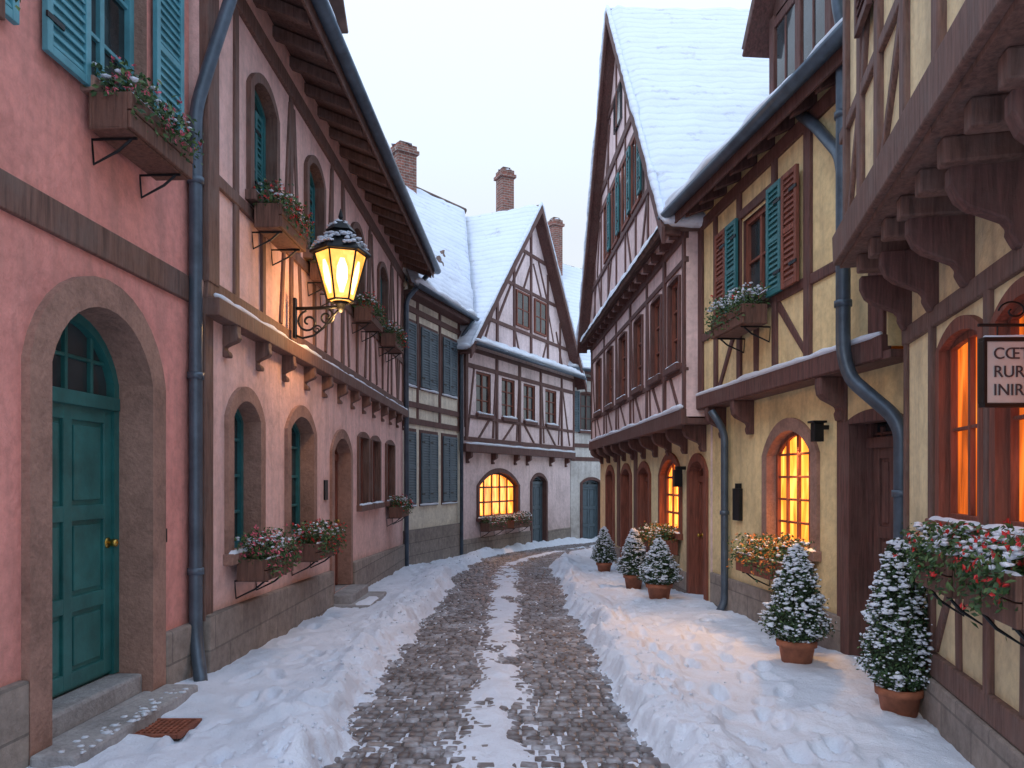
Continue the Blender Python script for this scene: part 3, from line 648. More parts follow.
for y in [19.2,20.4,21.6,22.3,23.8,24.9]: corbel(h4,w4,a(y),2.31,2.02,.15,.12,'wood_dk')
h4.part('plinth','stone',.015).wbox(w4,0,a(22.5),-1,.12,-.02,.04); h4.part('plinth','stone',.015).wbox(w4,a(23.6),L,-1,.05,-.02,.04)
flower_box(w4,a(19.72),a(20.6),.50,.26,.22,.06,'pinkf',1.6); flower_box(w4,a(21.0),a(21.95),.50,.26,.22,.06,'pinkf',1.6)

# ================================================================== HOUSE 5 (pale, round the bend)
w5=W(1.93,25.3,7.2,30.0,'L'); h5=Obj('pale_plaster_house',w5.P(3,-.5)); L=w5.L; holes=[]
holes.append(opening(h5,w5,.55,1.45,-.5,1.5,1.6,.2,.1,'wood_dk',sill=False)); door(h5,w5,.55,1.45,-.5,1.5,1.6,.18,'slate',htr=1.4,knob=False)
for s0 in (.35,1.9,3.4,4.9):
    holes.append(opening(h5,w5,s0+.12,s0+.80,3.25,4.5,4.5,.1,.07,'wood_dk')); window(h5,w5,s0+.12,s0+.80,3.25,4.5,4.5,.09,'wood_dk',2,3)
    shutter(h5,w5,s0-.33,s0+.03,3.2,4.55,'slate'); shutter(h5,w5,s0+.89,s0+1.25,3.2,4.55,'slate')
for s0 in (2.2,3.8,5.3):
    holes.append(opening(h5,w5,s0,s0+.75,.9,1.9,1.9,.1,.07,'wood_dk')); window(h5,w5,s0,s0+.75,.9,1.9,1.9,.09,'wood_dk',2,3)
build_wall(h5,w5,0,L,-1.2,5.5,holes,'pl_grey'); body(h5,w5,0,L,-1.2,5.4,6,'pl_grey')
t=h5.part('timbers','wood_dk',.006)
for h in (2.3,2.75,5.0): t.beam(w5,0,h,L,h,.13,.02)
for s in (.1,1.7,3.2,4.7): t.beam(w5,s,2.8,s,5.2,.12,.02)
eave_roof(h5,w5,-.5,L+.3,.4,5.25,-.05,5.6,-3.6,10.1,mat='wood_dk',sn='roofsnow')
chimney(h5,1.62,29.0,9.3,11.25,.42,.5)
flower_box(w5,1.75,2.6,.55,.25,.22,.05,'red',1.3)
w6=W(2.3,19.2,8.5,24.6,'R'); h6=Obj('corner_house',w6.P(4,-.5)); build_wall(h6,w6,0,w6.L,-1,5,[], 'pl_yellow2'); body(h6,w6,0,w6.L,-1,5,4,'pl_yellow2')
h6.part('timbers','wood_dk',.006).beam(w6,0,2.5,w6.L,2.5,.18,.03)
for s in np.arange(.2,8,1.1): h6.part('timbers','wood_dk',.006).beam(w6,float(s),2.6,float(s),5,.13,.02)

# ================================================================== HOUSE C (tall gable, right)
wc=W(2.60,10.05,2.15,18.7,'R'); wcu=W(2.25,9.9,1.95,18.8,'R'); hc=Obj('tall_gabled_half_timbered_house',wc.P(4,0)); a=wc.a; holes=[]
holes.append(opening(hc,wc,a(10.25),a(10.95),-.08,1.72,1.86,.2,.11,'wood_red',sill=False)); door(hc,wc,a(10.25),a(10.95),-.08,1.72,1.86,.18,'wood_red',htr=1.6)
holes.append(opening(hc,wc,a(11.5),a(12.65),.80,1.68,1.92,.14,.11,'wood_red')); window(hc,wc,a(11.5),a(12.65),.80,1.68,1.92,.12,'wood_red',3,4,'amber',.05,.035)
for y0,y1 in ((13.5,14.3),(15.1,15.9),(16.9,17.7)):
    holes.append(opening(hc,wc,a(y0),a(y1),-.25,1.70,1.82,.2,.12,'wood_red',sill=False)); door(hc,wc,a(y0),a(y1),-.25,1.70,1.82,.18,'wood_red',htr=1.6,knob=False)
build_wall(hc,wc,0,wc.L,-1,2.4,holes,'pl_yellow2'); body(hc,wc,0,wc.L,-1,4.9,6,'pl_rose2')
for y0,y1 in ((11.1,13.35),(14.45,14.95),(16.05,16.75),(17.85,18.68)): hc.part('plinth','stone',.015).wbox(wc,a(y0),a(y1),-1,.28-.02*(y0-10),-.02,.04)
hc.part('door_steps','step',.015).wbox(wc,a(10.1),a(11.08),-.4,-.05,-.1,.25)
t=hc.part('timbers','wood_dk',.007); Lc=wcu.L; au=wcu.a; holes=[]
CW=((10.22,10.80),(11.28,11.92),(12.65,13.3),(14.1,14.8),(15.6,16.3),(17.2,17.9))
for y0,y1 in CW:
    holes.append(opening(hc,wcu,au(y0),au(y1),3.15,4.32,4.32,.10,.05,'wood_dk',proud=.03)); window(hc,wcu,au(y0),au(y1),3.15,4.32,4.32,.08,'wood_red',2,3,'glass')
build_wall(hc,wcu,0,Lc,2.42,4.95,holes,'pl_rose2')
body(hc,wcu,0,Lc,2.42,4.95,.6,'pl_rose2')
PKc=Lc/2; HEc=4.9; HPc=10.3
wcg=W(*(wcu.P(0,0,.10).xy),*(wcu.P(Lc,0,.10).xy),'R')
hc.part('walls','pl_rose2').poly([wcg.P(0,HEc),wcg.P(Lc,HEc),wcg.P(PKc,HPc)])
hc.part('walls','pl_rose2').poly([wcg.P(0,HEc),wcg.P(Lc,HEc),wcg.P(Lc,HEc,-.12),wcg.P(0,HEc,-.12)])
for h,wd,n in ((2.42,.20,.06),(3.05,.08,.02),(4.45,.08,.02),(4.78,.12,.03)): t.beam(wcu,0,h,Lc,h,wd,n)
for s in (.08,au(11.05),au(12.3),au(13.7),au(15.2),au(16.75),Lc-.08): t.beam(wcu,s,2.5,s,4.8,.10,.025)
for y0,y1 in CW:
    t.beam(wcu,au(y0)+.05,2.55,au(y1)-.05,3.02,.06,.014); 
for y0,y1 in ((12.05,12.25),(13.4,13.62),(14.95,15.15),(16.4,16.7),(18.0,18.6)): t.beam(wcu,au(y0),2.6,au(y1),4.4,.07,.015)
hrc=lambda s:HEc+(HPc-HEc)*(s/PKc if s<PKc else (Lc-s)/(Lc-PKc))
for s in np.arange(.9,Lc-.5,.95): t.beam(wcg,float(s),5.0,float(s),hrc(float(s))-.08,.09,.022)
for h in (5.02,6.0,7.35,7.75,8.9):
    s0=PKc*(h-HEc)/(HPc-HEc)+.03; t.beam(wcg,s0,h,Lc-s0,h,.10 if h!=7.75 else .16,.03)
for s0,h0_,s1,h1_ in ((1.0,5.1,1.5,5.95),(2.4,5.1,1.9,5.95),(Lc-1,5.1,Lc-1.5,5.95),(Lc-2.4,5.1,Lc-1.9,5.95),(3.1,5.1,3.6,5.95),(5.8,5.1,5.3,5.95),(1.7,6.1,2.1,7.2),(Lc-1.7,6.1,Lc-2.1,7.2),(3.0,7.85,3.5,8.8),(Lc-3.0,7.85,Lc-3.5,8.8),(4.0,9.0,4.3,9.7)): t.beam(wcg,s0,h0_,s1,h1_,.08,.016)
for y0,y1 in ((12.3,12.85),(13.2,13.75),(14.3,14.85),(15.3,15.85)):
    s0,s1=au(y0),au(y1); fr=hc.part('window_frames','wood_red',.004); h0_,h1_=6.12,7.2
    fr.wbox(wcg,s0-.06,s1+.06,h0_-.06,h0_,0,.06); fr.wbox(wcg,s0-.06,s1+.06,h1_,h1_+.06,0,.06); fr.wbox(wcg,s0-.06,s0,h0_,h1_,0,.058); fr.wbox(wcg,s1,s1+.06,h0_,h1_,0,.058); fr.wbox(wcg,(s0+s1)/2-.02,(s0+s1)/2+.02,h0_,h1_,0,.05)
    hc.part('glass_glass','glass').wbox(wcg,s0,s1,h0_,h1_,.0,.034); shutter(hc,wcg,s0-.32,s0-.08,h0_,h1_,'teal_dk',.06)
hc.part('glass_glass','glass').wbox(wcg,PKc-.35,PKc+.35,8.2,8.85,.0,.05); hc.part('window_frames','wood_red').wbox(wcg,PKc-.03,PKc+.03,8.2,8.85,.0,.06)
P=wcg.P
hc.part('pent_roof','tile').slab(P(-.05,4.93,.20),P(Lc+.1,4.93,.20),P(Lc+.1,5.08,-.01),P(-.05,5.08,-.01),.06)
hc.part('pent_snow','snow',0,True).snow(P(-.05,4.93,.22),P(Lc+.1,4.93,.22),P(Lc+.1,5.10,-.01),P(-.05,5.10,-.01),.09,.08)
P=wcu.P
hc.part('jetty_floor','wood_dk').wbox(wcu,0,Lc,2.33,2.40,-.5,.03)
hc.part('ledge_snow','snow',0,True).roll(P(.02,2.54,.05),P(Lc,2.54,.05),.04)
for s in np.arange(.25,Lc,.92): corbel(hc,wc,float(s)*.97,2.33,1.98,.30,.13,'wood_dk')
for s in np.arange(.3,Lc,.55): hc.part('joist_ends','wood_dk',.006).wbox(wcu,float(s)-.06,float(s)+.06,4.80,4.92,-.1,.15)
gable_roof(hc,wcg,Lc,PKc,HEc,HPc,.22,.12,7.5,snt=.13,sn='roofsnow')
hc.part('gable_wall_back','pl_rose2').poly([wcg.P(0,HEc,-7.4),wcg.P(Lc,HEc,-7.4),wcg.P(PKc,HPc,-7.4)])
flower_box(wc,a(11.45),a(12.75),.70,.26,.22,.05,'orangef',.6,'wood_red')
lt=hc.part('wall_lamp','iron',.004); lt.wbox(wc,a(11.18),a(11.3),1.5,1.75,.06,.18); lt.wbox(wc,a(11.2),a(11.28),1.75,1.8,0,.15)
for y in (14.6,16.3): t.wbox(wc,a(y)-.12,a(y)+.12,.2,2.33,-.02,.03)

# ================================================================== HOUSE B (yellow, right middle)
wb=W(3.02,5.58,2.62,10.03,'R'); hb=Obj('yellow_half_timbered_house',wb.P(2,0)); a=wb.a; holes=[]
holes.append(opening(hb,wb,a(7.30),a(8.28),.93,1.86,2.10,.15,.13,'surround')); window(hb,wb,a(7.30),a(8.28),.93,1.86,2.10,.12,'wood_red',4,5,'amber',.045,.024)
holes.append(opening(hb,wb,a(5.92),a(6.60),0,2.08,2.08,.22,.10,'wood_dk',sill=False)); door(hb,wb,a(5.92),a(6.60),.0,2.08,2.08,.2,'wood_dk',htr=1.9,knob=False)
build_wall(hb,wb,0,wb.L,-.4,2.55,holes,'pl_yellow'); body(hb,wb,0,wb.L,-.4,5.0,5,'pl_yellow')
hb.part('plinth','stone',.015).wbox(wb,a(6.75),wb.L,-.4,.40,-.02,.04)
hb.part('door_steps','step',.015).wbox(wb,a(5.85),a(6.72),-.2,.06,-.1,.26)
wbu=W(2.80,5.72,2.42,9.98,'R'); au=wbu.a; holes=[]
holes.append(opening(hb,wbu,au(7.72),au(8.48),3.5,4.45,4.45,.10,.0,'wood_dk')); window(hb,wbu,au(7.72),au(8.48),3.5,4.45,4.45,.08,'wood_red',2,2)
build_wall(hb,wbu,0,wbu.L,2.6,5.2,holes,'pl_yellow'); body(hb,wbu,0,wbu.L,2.6,5.2,1.0,'pl_yellow')
t=hb.part('timbers','wood_dk',.008); L=wbu.L
t.beam(wbu,-.0,2.60,L+.1,2.60,.18,.05); t.beam(wbu,0,4.85,L,4.85,.14,.03); t.beam(wbu,0,3.40,L,3.40,.10,.02)
for s,wd in ((L-.11,.22),(au(9.30),.10),(au(8.56),.10),(au(7.64),.10),(au(6.95),.12),(.12,.22)): t.beam(wbu,s,2.68,s,4.82,wd,.03)
t.beam(wbu,au(7.7),4.53,au(8.5),4.53,.10,.026); t.beam(wbu,au(7.0),2.75,au(7.6),3.35,.08,.015); t.beam(wbu,au(9.2),2.7,au(8.65),3.35,.08,.015)
t.beam(wbu,au(8.1),2.7,au(8.1),3.35,.09,.018)
shutter(hb,wbu,au(8.50),au(8.82),3.42,4.50,'teal_dk',.05); shutter(hb,wbu,au(8.84),au(9.16),3.42,4.50,'wood_red',.05)
shutter(hb,wbu,au(7.38),au(7.70),3.42,4.50,'teal_dk',.05); shutter(hb,wbu,au(7.04),au(7.36),3.42,4.50,'wood_red',.05)
hb.part('jetty_floor','wood_dk').wbox(wbu,-.1,L+.05,2.50,2.56,-.4,.04)
P=wbu.P
hb.part('ledge_snow','snow',0,True).roll(P(.02,2.70,.045),P(L,2.70,.045),.035)
for y in (6.75,8.75,9.6): corbel(hb,wb,a(y),2.50,2.12,.24,.12,'wood_dk')
hb.part('post','wood_dk',.01).wbox(wb,a(6.68),a(6.82),-.2,2.5,-.02,.03)
eave_roof(hb,wbu,-.25,L-.02,.20,5.02,-.05,5.18,-3.3,9.1,mat='wood_dk',slope_a=.20,raf=.45,snowt=.12,sn='roofsnow')
hb.part('gutter_snow','snow').roll(P(au(7.2),5.10,.24),P(L-.05,5.10,.42),.10)
P=wbu.P; dm=hb.part('dormer','wood_dk',.01); d0,d1=au(7.35),au(8.75)
dm.wbox(wbu,d0,d1,5.2,6.85,-2.0,-.45)
for s in (d0+.06,d1-.06,(d0+d1)/2): dm.wbox(wbu,s-.06,s+.06,5.4,6.85,-.46,-.41)
for h in (5.75,6.75): dm.wbox(wbu,d0+.01,d1-.01,h-.05,h+.05,-.46,-.42)
for s in (d0+.15,(d0+d1)/2+.08): hb.part('glass_glass','glass').wbox(wbu,s,s+.46,5.82,6.68,-.46,-.435); dm.wbox(wbu,s+.215,s+.245,5.82,6.68,-.45,-.42)
dm.poly([P(d0,6.85,-.44),P(d1,6.85,-.44),P((d0+d1)/2,7.75,-.44)])
hs_=hb.part('dormer_window','wood_red',.005)
n0,n1,h0_,h1_=-1.15,-.75,5.95,6.6
hb.part('glass_glass','glass').wbox(wbu,d0-.012,d0,h0_,h1_,n0,n1); hs_.wbox(wbu,d0-.03,d0,h0_-.05,h0_,n0-.05,n1+.05); hs_.wbox(wbu,d0-.03,d0,h1_,h1_+.05,n0-.05,n1+.05); hs_.wbox(wbu,d0-.029,d0,h0_,h1_,n0-.05,n0); hs_.wbox(wbu,d0-.029,d0,h0_,h1_,n1,n1+.05)
m=(d0+d1)/2
for ss,e in ((d0-.28,1),(d1+.28,-1)):
    A,B,C,D=P(ss,6.68,-.2),P(m,7.95,-.2),P(m,7.95,-2.6),P(ss,6.68,-2.6)
    hb.part('dormer_roof','tile').slab(A,B,C,D,.07); hb.part('roof_snow','snow',0,True).snow(A,B,C,D,.08,.12); dz=Vector((0,0,-.09)); dm.slab(A+dz,B+dz,C+dz,D+dz,.05)
hb.part('gutter','metal',0,True).gutter(P(d0-.34,6.66,-.15),P(d0-.34,6.66,-2.6),.05)
pipe(hb,[(2.63,7.0,4.93),(2.66,6.75,4.72),(2.64,6.18,4.22),(2.63,6.10,4.0)],.05)
pipe(hb,[(2.60,6.12,7.5),(2.60,6.12,5.4),(2.63,6.10,5.2),(2.63,6.10,2.62),(2.66,6.05,2.40),(2.84,5.72,2.08),(2.87,5.66,1.95),(2.87,5.66,.05)],.056,[(2.63,6.10,3.0),(2.63,6.10,4.5),(2.87,5.66,1.5)])
pipe(hb,[wb.P(a(9.42),-.05,.16),wb.P(a(9.42),.1,.07),wb.P(a(9.42),2.2,.07),wb.P(a(9.42),2.45,.24)],.045,[wb.P(a(9.42),1.2,.07)])
flower_box(wbu,au(7.66),au(8.56),3.36,.26,.20,.08,'red',1.8,lush=1.3,fr=.02)
flower_box(wb,a(7.22),a(8.38),.82,.28,.20,.06,'orangef',.6,'wood_red',lush=1.2,fr=.30)
pq=hb.part('notice_plaque','iron',.004); pq.wbox(wb,a(9.02),a(9.22),1.12,1.50,0,.05); pq.wbox(wb,a(9.05),a(9.19),1.50,1.56,0,.03)
sc=hb.part('wall_sconce','iron',.004); sc.wbox(wb,a(6.98),a(7.06),1.95,2.12,.06,.15); sc.wbox(wb,a(7.0),a(7.04),2.06,2.10,0,.1); sc.wbox(wb,a(6.96),a(7.08),2.12,2.14,.04,.17)

# ================================================================== HOUSE A (pale yellow, right foreground, deep jetty)
wa=W(1.866,1.5,2.84,5.54,'R'); ha=Obj('pale_yellow_jettied_house',wa.P(2,0)); a=wa.a; holes=[]
for y0,y1 in ((4.02,4.66),(3.18,3.78),(2.2,2.9)):
    holes.append(opening(ha,wa,a(y0),a(y1),1.36,2.38,2.44,.14,.08,'wood_red')); window(ha,wa,a(y0),a(y1),1.36,2.38,2.44,.07,'wood_red',2,2,'orange',.04,.02)
build_wall(ha,wa,0,wa.L,-.3,3.25,holes,'pl_yellow2'); body(ha,wa,0,wa.L,-.3,3.2,5,'pl_yellow2')
ha.part('plinth','stone',.015).wbox(wa,0,wa.L,-.3,.36,-.02,.05)
t=ha.part('timbers','wood',.010); L=wa.L
t.beam(wa,0,.44,L,.44,.15,.035); t.beam(wa,0,2.62,L,2.62,.12,.03); t.beam(wa,0,1.04,L,1.04,.09,.02)
for y in (5.48,4.86,3.92,3.03): t.beam(wa,a(y),.5,a(y),2.58,.08,.025)
for y in (4.4,3.5): t.beam(wa,a(y),.5,a(y),1.02,.08,.015)
t.beam(wa,a(5.4),.55,a(5.0),1.0,.08,.014); t.beam(wa,a(4.8),.55,a(4.5),1.0,.08,.012)
w_u=W(*(wa.P(0,0,.42).xy),*(wa.P(L,0,.42).xy),'R')
build_wall(ha,w_u,0,L,3.25,6.2,[],'pl_yellow2'); body(ha,w_u,0,L,3.25,6.2,5,'pl_yellow2')
t2=ha.part('jetty_timbers','wood',.012)
t2.beam(w_u,-.05,3.30,L+.06,3.30,.22,.06); ha.part('jetty_floor','wood').wbox(w_u,0,L+.02,3.16,3.20,-.45,.02)
for y in np.arange(2.0,5.6,.36): t2.wbox(wa,a(float(y))-.05,a(float(y))+.05,3.04,3.16,-.02,.38)
for y in (5.42,4.82,4.2,3.5,2.8): corbel(ha,wa,a(y),3.05,2.66,.33,.09,'wood_dk')
for y in (5.42,4.95,4.45,3.9,3.35,2.8): t2.beam(w_u,w_u.a(y),3.4,w_u.a(y),6.1,.10,.03)
t2.beam(w_u,0,4.1,L,4.1,.09,.02); t2.beam(w_u,0,5.6,L,5.6,.14,.02)
for y0,h0_,y1,h1_ in ((5.35,3.4,5.0,4.05),(4.9,4.15,4.5,5.55),(4.4,3.4,3.95,4.05),(3.8,4.1,3.4,5.5)): t2.beam(w_u,w_u.a(y0),h0_,w_u.a(y1),h1_,.08,.018)
shutter(ha,w_u,w_u.a(4.50),w_u.a(4.86),4.4,5.5,'wood_dk',.04)
eave_roof(ha,w_u,-.2,L+.1,.3,6.2,-.1,6.4,-3.2,10,mat='wood_dk')
flower_box(wa,a(3.84),a(4.42),1.22,.18,.22,.05,'red',1.8,lush=1.4,fr=.08,tall=.62); flower_box(wa,a(3.0),a(3.60),1.22,.18,.22,.05,'red',1.3,lush=1.4,fr=.16,tall=.65)

sg=Obj('hanging_sign',(2.24,3.62,1.9)); 
sb=sg.part('board','signface',.006); sx0,sx1,sy,z0,z1=2.165,2.50,3.52,1.95,2.235
sb.box(((sx0+sx1)/2,sy,(z0+z1)/2),(sx1-sx0,.03,z1-z0))
f=sg.part('frame','iron',.004)
for c,s in ((((sx0+sx1)/2,sy,z0-.008),(sx1-sx0+.03,.045,.018)),(((sx0+sx1)/2,sy,z1+.008),(sx1-sx0+.03,.045,.018)),((sx0-.008,sy,(z0+z1)/2),(.018,.044,z1-z0)),((sx1+.008,sy,(z0+z1)/2),(.018,.044,z1-z0))): f.box(c,s)
f.tube([(sx0-.03,sy,z1+.075),(2.40,sy,z1+.075)],.008,8); f.tube([(sx0+.06,sy,z1+.075),(sx0+.06,sy,z1+.01)],.005,6); f.tube([(sx1-.08,sy,z1+.075),(sx1-.08,sy,z1+.01)],.005,6)
sp=[(2.30-.07*math.cos(t_)*(1-t_/9),sy,z1+.14+.05*math.sin(t_)*(1-t_/9)) for t_ in np.linspace(0,7,30)]; f.tube(sp,.005,6)
sg.part('snow','snow',0,True).roll((sx0,sy,z1+.022),(sx1,sy,z1+.022),.018)
for i,txt in enumerate(('CŒTTERE','RURTISE','INIRS.G')):
    cu=bpy.data.curves.new('lettering','FONT'); cu.body=txt; cu.size=.075; cu.extrude=.002; cu.materials.append(M['lettering'])
    o=bpy.data.objects.new('lettering',cu); scene.collection.objects.link(o); o.rotation_euler=(math.pi/2,0,0)
    o.location=Vector((sx0+.03,sy-.018,z1-.082-.083*i))-sg.loc; sg.extra.append(o)

# ================================================================== STREET LAMP on house 2
lm=Obj('wall_street_lamp',(-2.27,8.07,3.3)); cx,cy=-1.80,8.07
ir=lm.part('bracket','iron',0,True)
ir.tube([(-2.30,cy,3.40),(-1.95,cy,3.41),(cx,cy,3.42)],.018,8)
lm.part('wall_plate','iron',.004).box((-2.28,cy,3.30),(.03,.07,.42))
def spiral(c,r0,r1,t0,t1,n=26,fx=1):
    return [(c[0]+fx*(r0+(r1-r0)*i/n)*math.cos(t0+(t1-t0)*i/n),cy,c[1]+(r0+(r1-r0)*i/n)*math.sin(t0+(t1-t0)*i/n)) for i in range(n+1)]
ir.tube(spiral((-2.14,3.26),.12,.02,math.pi*.55,math.pi*.55+9),.012,6); ir.tube(spiral((-1.95,3.31),.085,.015,math.pi*.4,math.pi*.4-9),.011,6)
ir.tube([(-2.27,cy,3.12),(-2.20,cy,3.09),(-2.08,cy,3.12),(-1.98,cy,3.20),(-1.90,cy,3.30),(-1.82,cy,3.39)],.012,6)
ir.tube(spiral((-2.05,3.18),.05,.01,0,8),.009,6)
ir.tube([(cx,cy,3.36),(cx,cy,3.40),(cx,cy,3.44),(cx,cy,3.47)],[.012,.04,.05,.09],12)
fr=lm.part('lantern_frame','iron',.003); zb,zt,rb,rt=3.48,3.97,.14,.27
def hexring(z,r): return [Vector((cx+r*math.cos(math.pi/3*k+.3),cy+r*math.sin(math.pi/3*k+.3),z)) for k in range(6)]
b_,t_=hexring(zb,rb),hexring(zt,rt)
for k in range(6):
    fr.tube([b_[k],t_[k]],.011,6); fr.tube([b_[k],b_[(k+1)%6]],.013,6); fr.tube([t_[k],t_[(k+1)%6]],.015,6)
g_=lm.part('lantern_glass','lampouter'); bi,ti_=hexring(zb+.005,rb-.012),hexring(zt-.005,rt-.012)
for k in range(6): g_.poly([bi[k],bi[(k+1)%6],ti_[(k+1)%6],ti_[k]])
fl=lm.part('lantern_mantle','lampglow')
for k in range(6):
    A=(bi[k]+bi[(k+1)%6])/2; B=(ti_[k]+ti_[(k+1)%6])/2; nn=((A+B)/2-Vector((cx,cy,(zb+zt)/2))); nn.z=0; nn.normalize(); sd=(bi[(k+1)%6]-bi[k]).normalized()
    fl.poly([A.lerp(B,.12)+sd*.02+nn*.003,A.lerp(B,.12)-sd*.02+nn*.003,A.lerp(B,.4)-sd*.055+nn*.003,A.lerp(B,.65)-sd*.05+nn*.003,A.lerp(B,.82)-sd*.02+nn*.003,A.lerp(B,.82)+sd*.02+nn*.003,A.lerp(B,.65)+sd*.05+nn*.003,A.lerp(B,.4)+sd*.055+nn*.003])
rf=lm.part('lantern_cap','iron',.004); rings=[(3.965,.32),(3.985,.32),(4.12,.19),(4.20,.13),(4.21,.16),(4.30,.08),(4.33,.015),(4.42,.012)]
vs=[];K=6
for z,r in rings: vs+=[tuple(v) for v in hexring(z,r)]
rf.add(vs,[(j*K+k,j*K+(k+1)%K,(j+1)*K+(k+1)%K,(j+1)*K+k) for j in range(len(rings)-1) for k in range(K)]+[tuple(range(6))])
rf.tube([(cx,cy,4.33),(cx,cy,4.36),(cx,cy,4.39),(cx,cy,4.45)],[.01,.028,.02,.004],8)
sn=lm.part('lantern_snow','snow',0,True)
for i in range(170):
    aa=R(0,6.28); tt=R(0,1); r=.285*(1-tt)+.165*tt; z=4.03*(1-tt)+4.165*tt
    if noise.noise(Vector((math.cos(aa)*1.7,math.sin(aa)*1.7,tt*2)))>-.2: sn.blob((cx+r*math.cos(aa),cy+r*math.sin(aa),z-.002),R(.02,.04),.45)
for i in range(24):
    aa=R(0,6.28); r=R(.03,.12); sn.blob((cx+r*math.cos(aa),cy+r*math.sin(aa),4.345-r*.75),R(.02,.035),.5)

# ================================================================== TOPIARIES
topiary(2.53,5.02,1.20,.215,.135,.23,3,.5)
topiary(2.38,6.42,1.04,.255,.15,.26,5,.62)
topiary(2.03,10.6,.78,.28,.17,.27,8)
topiary(1.90,12.0,.82,.25,.15,.26,11)
topiary(1.74,14.5,.70,.23,.14,.24,14)
random.seed(99)

# ================================================================== DRAIN GRATE
dg=Obj('drain_grate',(-2.3,4.9,.02)); gp=dg.part('bars','rust',.003)
gx,gy,gz=-2.13,4.72,.075
for i in range(9): gp.box((gx-.13+.0325*i,gy,gz),(.014,.26,.02))
for i in range(7): gp.box((gx,gy-.12+.04*i,gz-.002),(.27,.012,.018))
for s in (-1,1): gp.box((gx+s*.15,gy,gz),(.025,.32,.026)); gp.box((gx,gy+s*.15,gz),(.275,.025,.025))
dg.part('pit','soil').box((gx,gy,gz-.02),(.29,.31,.016))

# ================================================================== GROUND, ROAD, SNOW
def cxr(y):
    y=np.asarray(y,float); return -.08+np.where(y>15,.034*(y-15)**2,0)
def link(me,name,mat,smooth=True):
    me.materials.append(mat)
    if smooth: me.polygons.foreach_set('use_smooth',[True]*len(me.polygons))
    o=bpy.data.objects.new(name,me); scene.collection.objects.link(o); return o
ys=[-300,6,30,400]; v=[];f=[]
for y in ys: v+=[(-400,y,g(y)-.09),(400,y,g(y)-.09)]
for i in range(3): f.append((2*i,2*i+1,2*i+3,2*i+2))
me=bpy.data.meshes.new('ground'); me.from_pydata(v,[],f); link(me,'ground',M['snow_g'],False)

m,nt,b=newmat('sett_joints'); vv=coords(nt)
nt.links.new(ramp(nt,tex(nt,vv,5,6,.7),[(.38,(.05,.043,.04)),(.52,(.14,.13,.13)),(.64,(.50,.53,.58))]),b.inputs['Base Color']); b.inputs['Roughness'].default_value=.7
v=[];f=[];YY=np.arange(-4,31,.5)
for y in YY:
    c=float(cxr(y)); v+=[(c-1.5,y,g(y)-.010),(c+1.5,y,g(y)-.010)]
for i in range(len(YY)-1): f.append((2*i,2*i+1,2*i+3,2*i+2))
me=bpy.data.meshes.new('road_bed'); me.from_pydata(v,[],f); bed=link(me,'bed',m,False)
m,nt,b=newmat('wet_cobblestone'); vv=coords(nt)
at=node(nt,'ShaderNodeAttribute'); at.attribute_name='rnd'
base=ramp(nt,at.outputs['Fac'],[(0,(.11,.093,.092)),(.4,(.170,.150,.150)),(.75,(.215,.20,.205)),(1,(.27,.235,.225))])
sp=ramp(nt,tex(nt,vv,22,9,.8),[(.3,.75),(.6,1.0),(.7,1.1)]); base=mixc(nt,1.0,base,sp,'MULTIPLY')
dust=ramp(nt,tex(nt,vv,3.0,9,.82),[(.50,0.0),(.70,.65)]); base=mixc(nt,dust,base,(.60,.65,.73))
nt.links.new(base,b.inputs['Base Color'])
nt.links.new(ramp(nt,tex(nt,vv,3,6,.6),[(.35,.28),(.65,.55)]),b.inputs['Roughness']); bump(nt,b,tex(nt,vv,45,6,.7),.004,.8)
v=[];f=[];rn=[]; y=1.5
while y<29:
    dl=.092+R(-.008,.008); xo=-1.25+R(-.05,.05); slope=math.atan2(float(cxr(y+.2)-cxr(y-.2)),.4)
    tx,ty=math.cos(slope),-math.sin(slope); fx,fy=math.sin(slope),math.cos(slope); cx0=float(cxr(y)); ph=R(-.3,.3)
    while xo<1.25:
        wd=R(.075,.130); r_=R(0,1); gap=.0045; hz=R(-.004,.004); tl=(R(-.003,.003),R(-.003,.003))
        def pt(u,w_,z,c0=cx0): 
            return (c0+u*tx+w_*fx,y+u*ty+w_*fy,g(y)+z)
        wob=.020*math.sin(xo*4+y*1.6+ph)
        u0,u1,w0,w1_=xo+gap,xo+wd-gap,gap+wob,dl-gap+wob; k=len(v)
        for ins,z in ((0,-.02),(.003,-.004),(.015,.004)):
            v+=[pt(u0+ins+R(0,.005),w0+ins+R(0,.005),z+hz-tl[0]-tl[1]),pt(u1-ins-R(0,.005),w0+ins+R(0,.005),z+hz+tl[0]-tl[1]),pt(u1-ins-R(0,.005),w1_-ins-R(0,.005),z+hz+tl[0]+tl[1]),pt(u0+ins+R(0,.005),w1_-ins-R(0,.005),z+hz-tl[0]+tl[1])]
        for q in (0,4):
            for j in range(4): f.append((k+q+j,k+q+(j+1)%4,k+q+4+(j+1)%4,k+q+4+j)); rn.append(r_)
        f.append((k+8,k+9,k+10,k+11)); rn.append(r_)
        xo+=wd
    y+=dl
me=bpy.data.meshes.new('setts'); me.from_pydata(v,[],f); atr=me.attributes.new('rnd','FLOAT','FACE'); atr.data.foreach_set('value',rn)
setts=link(me,'setts',m,True)
e=bpy.data.objects.new('cobblestone_road',None); scene.collection.objects.link(e); bed.parent=e; setts.parent=e

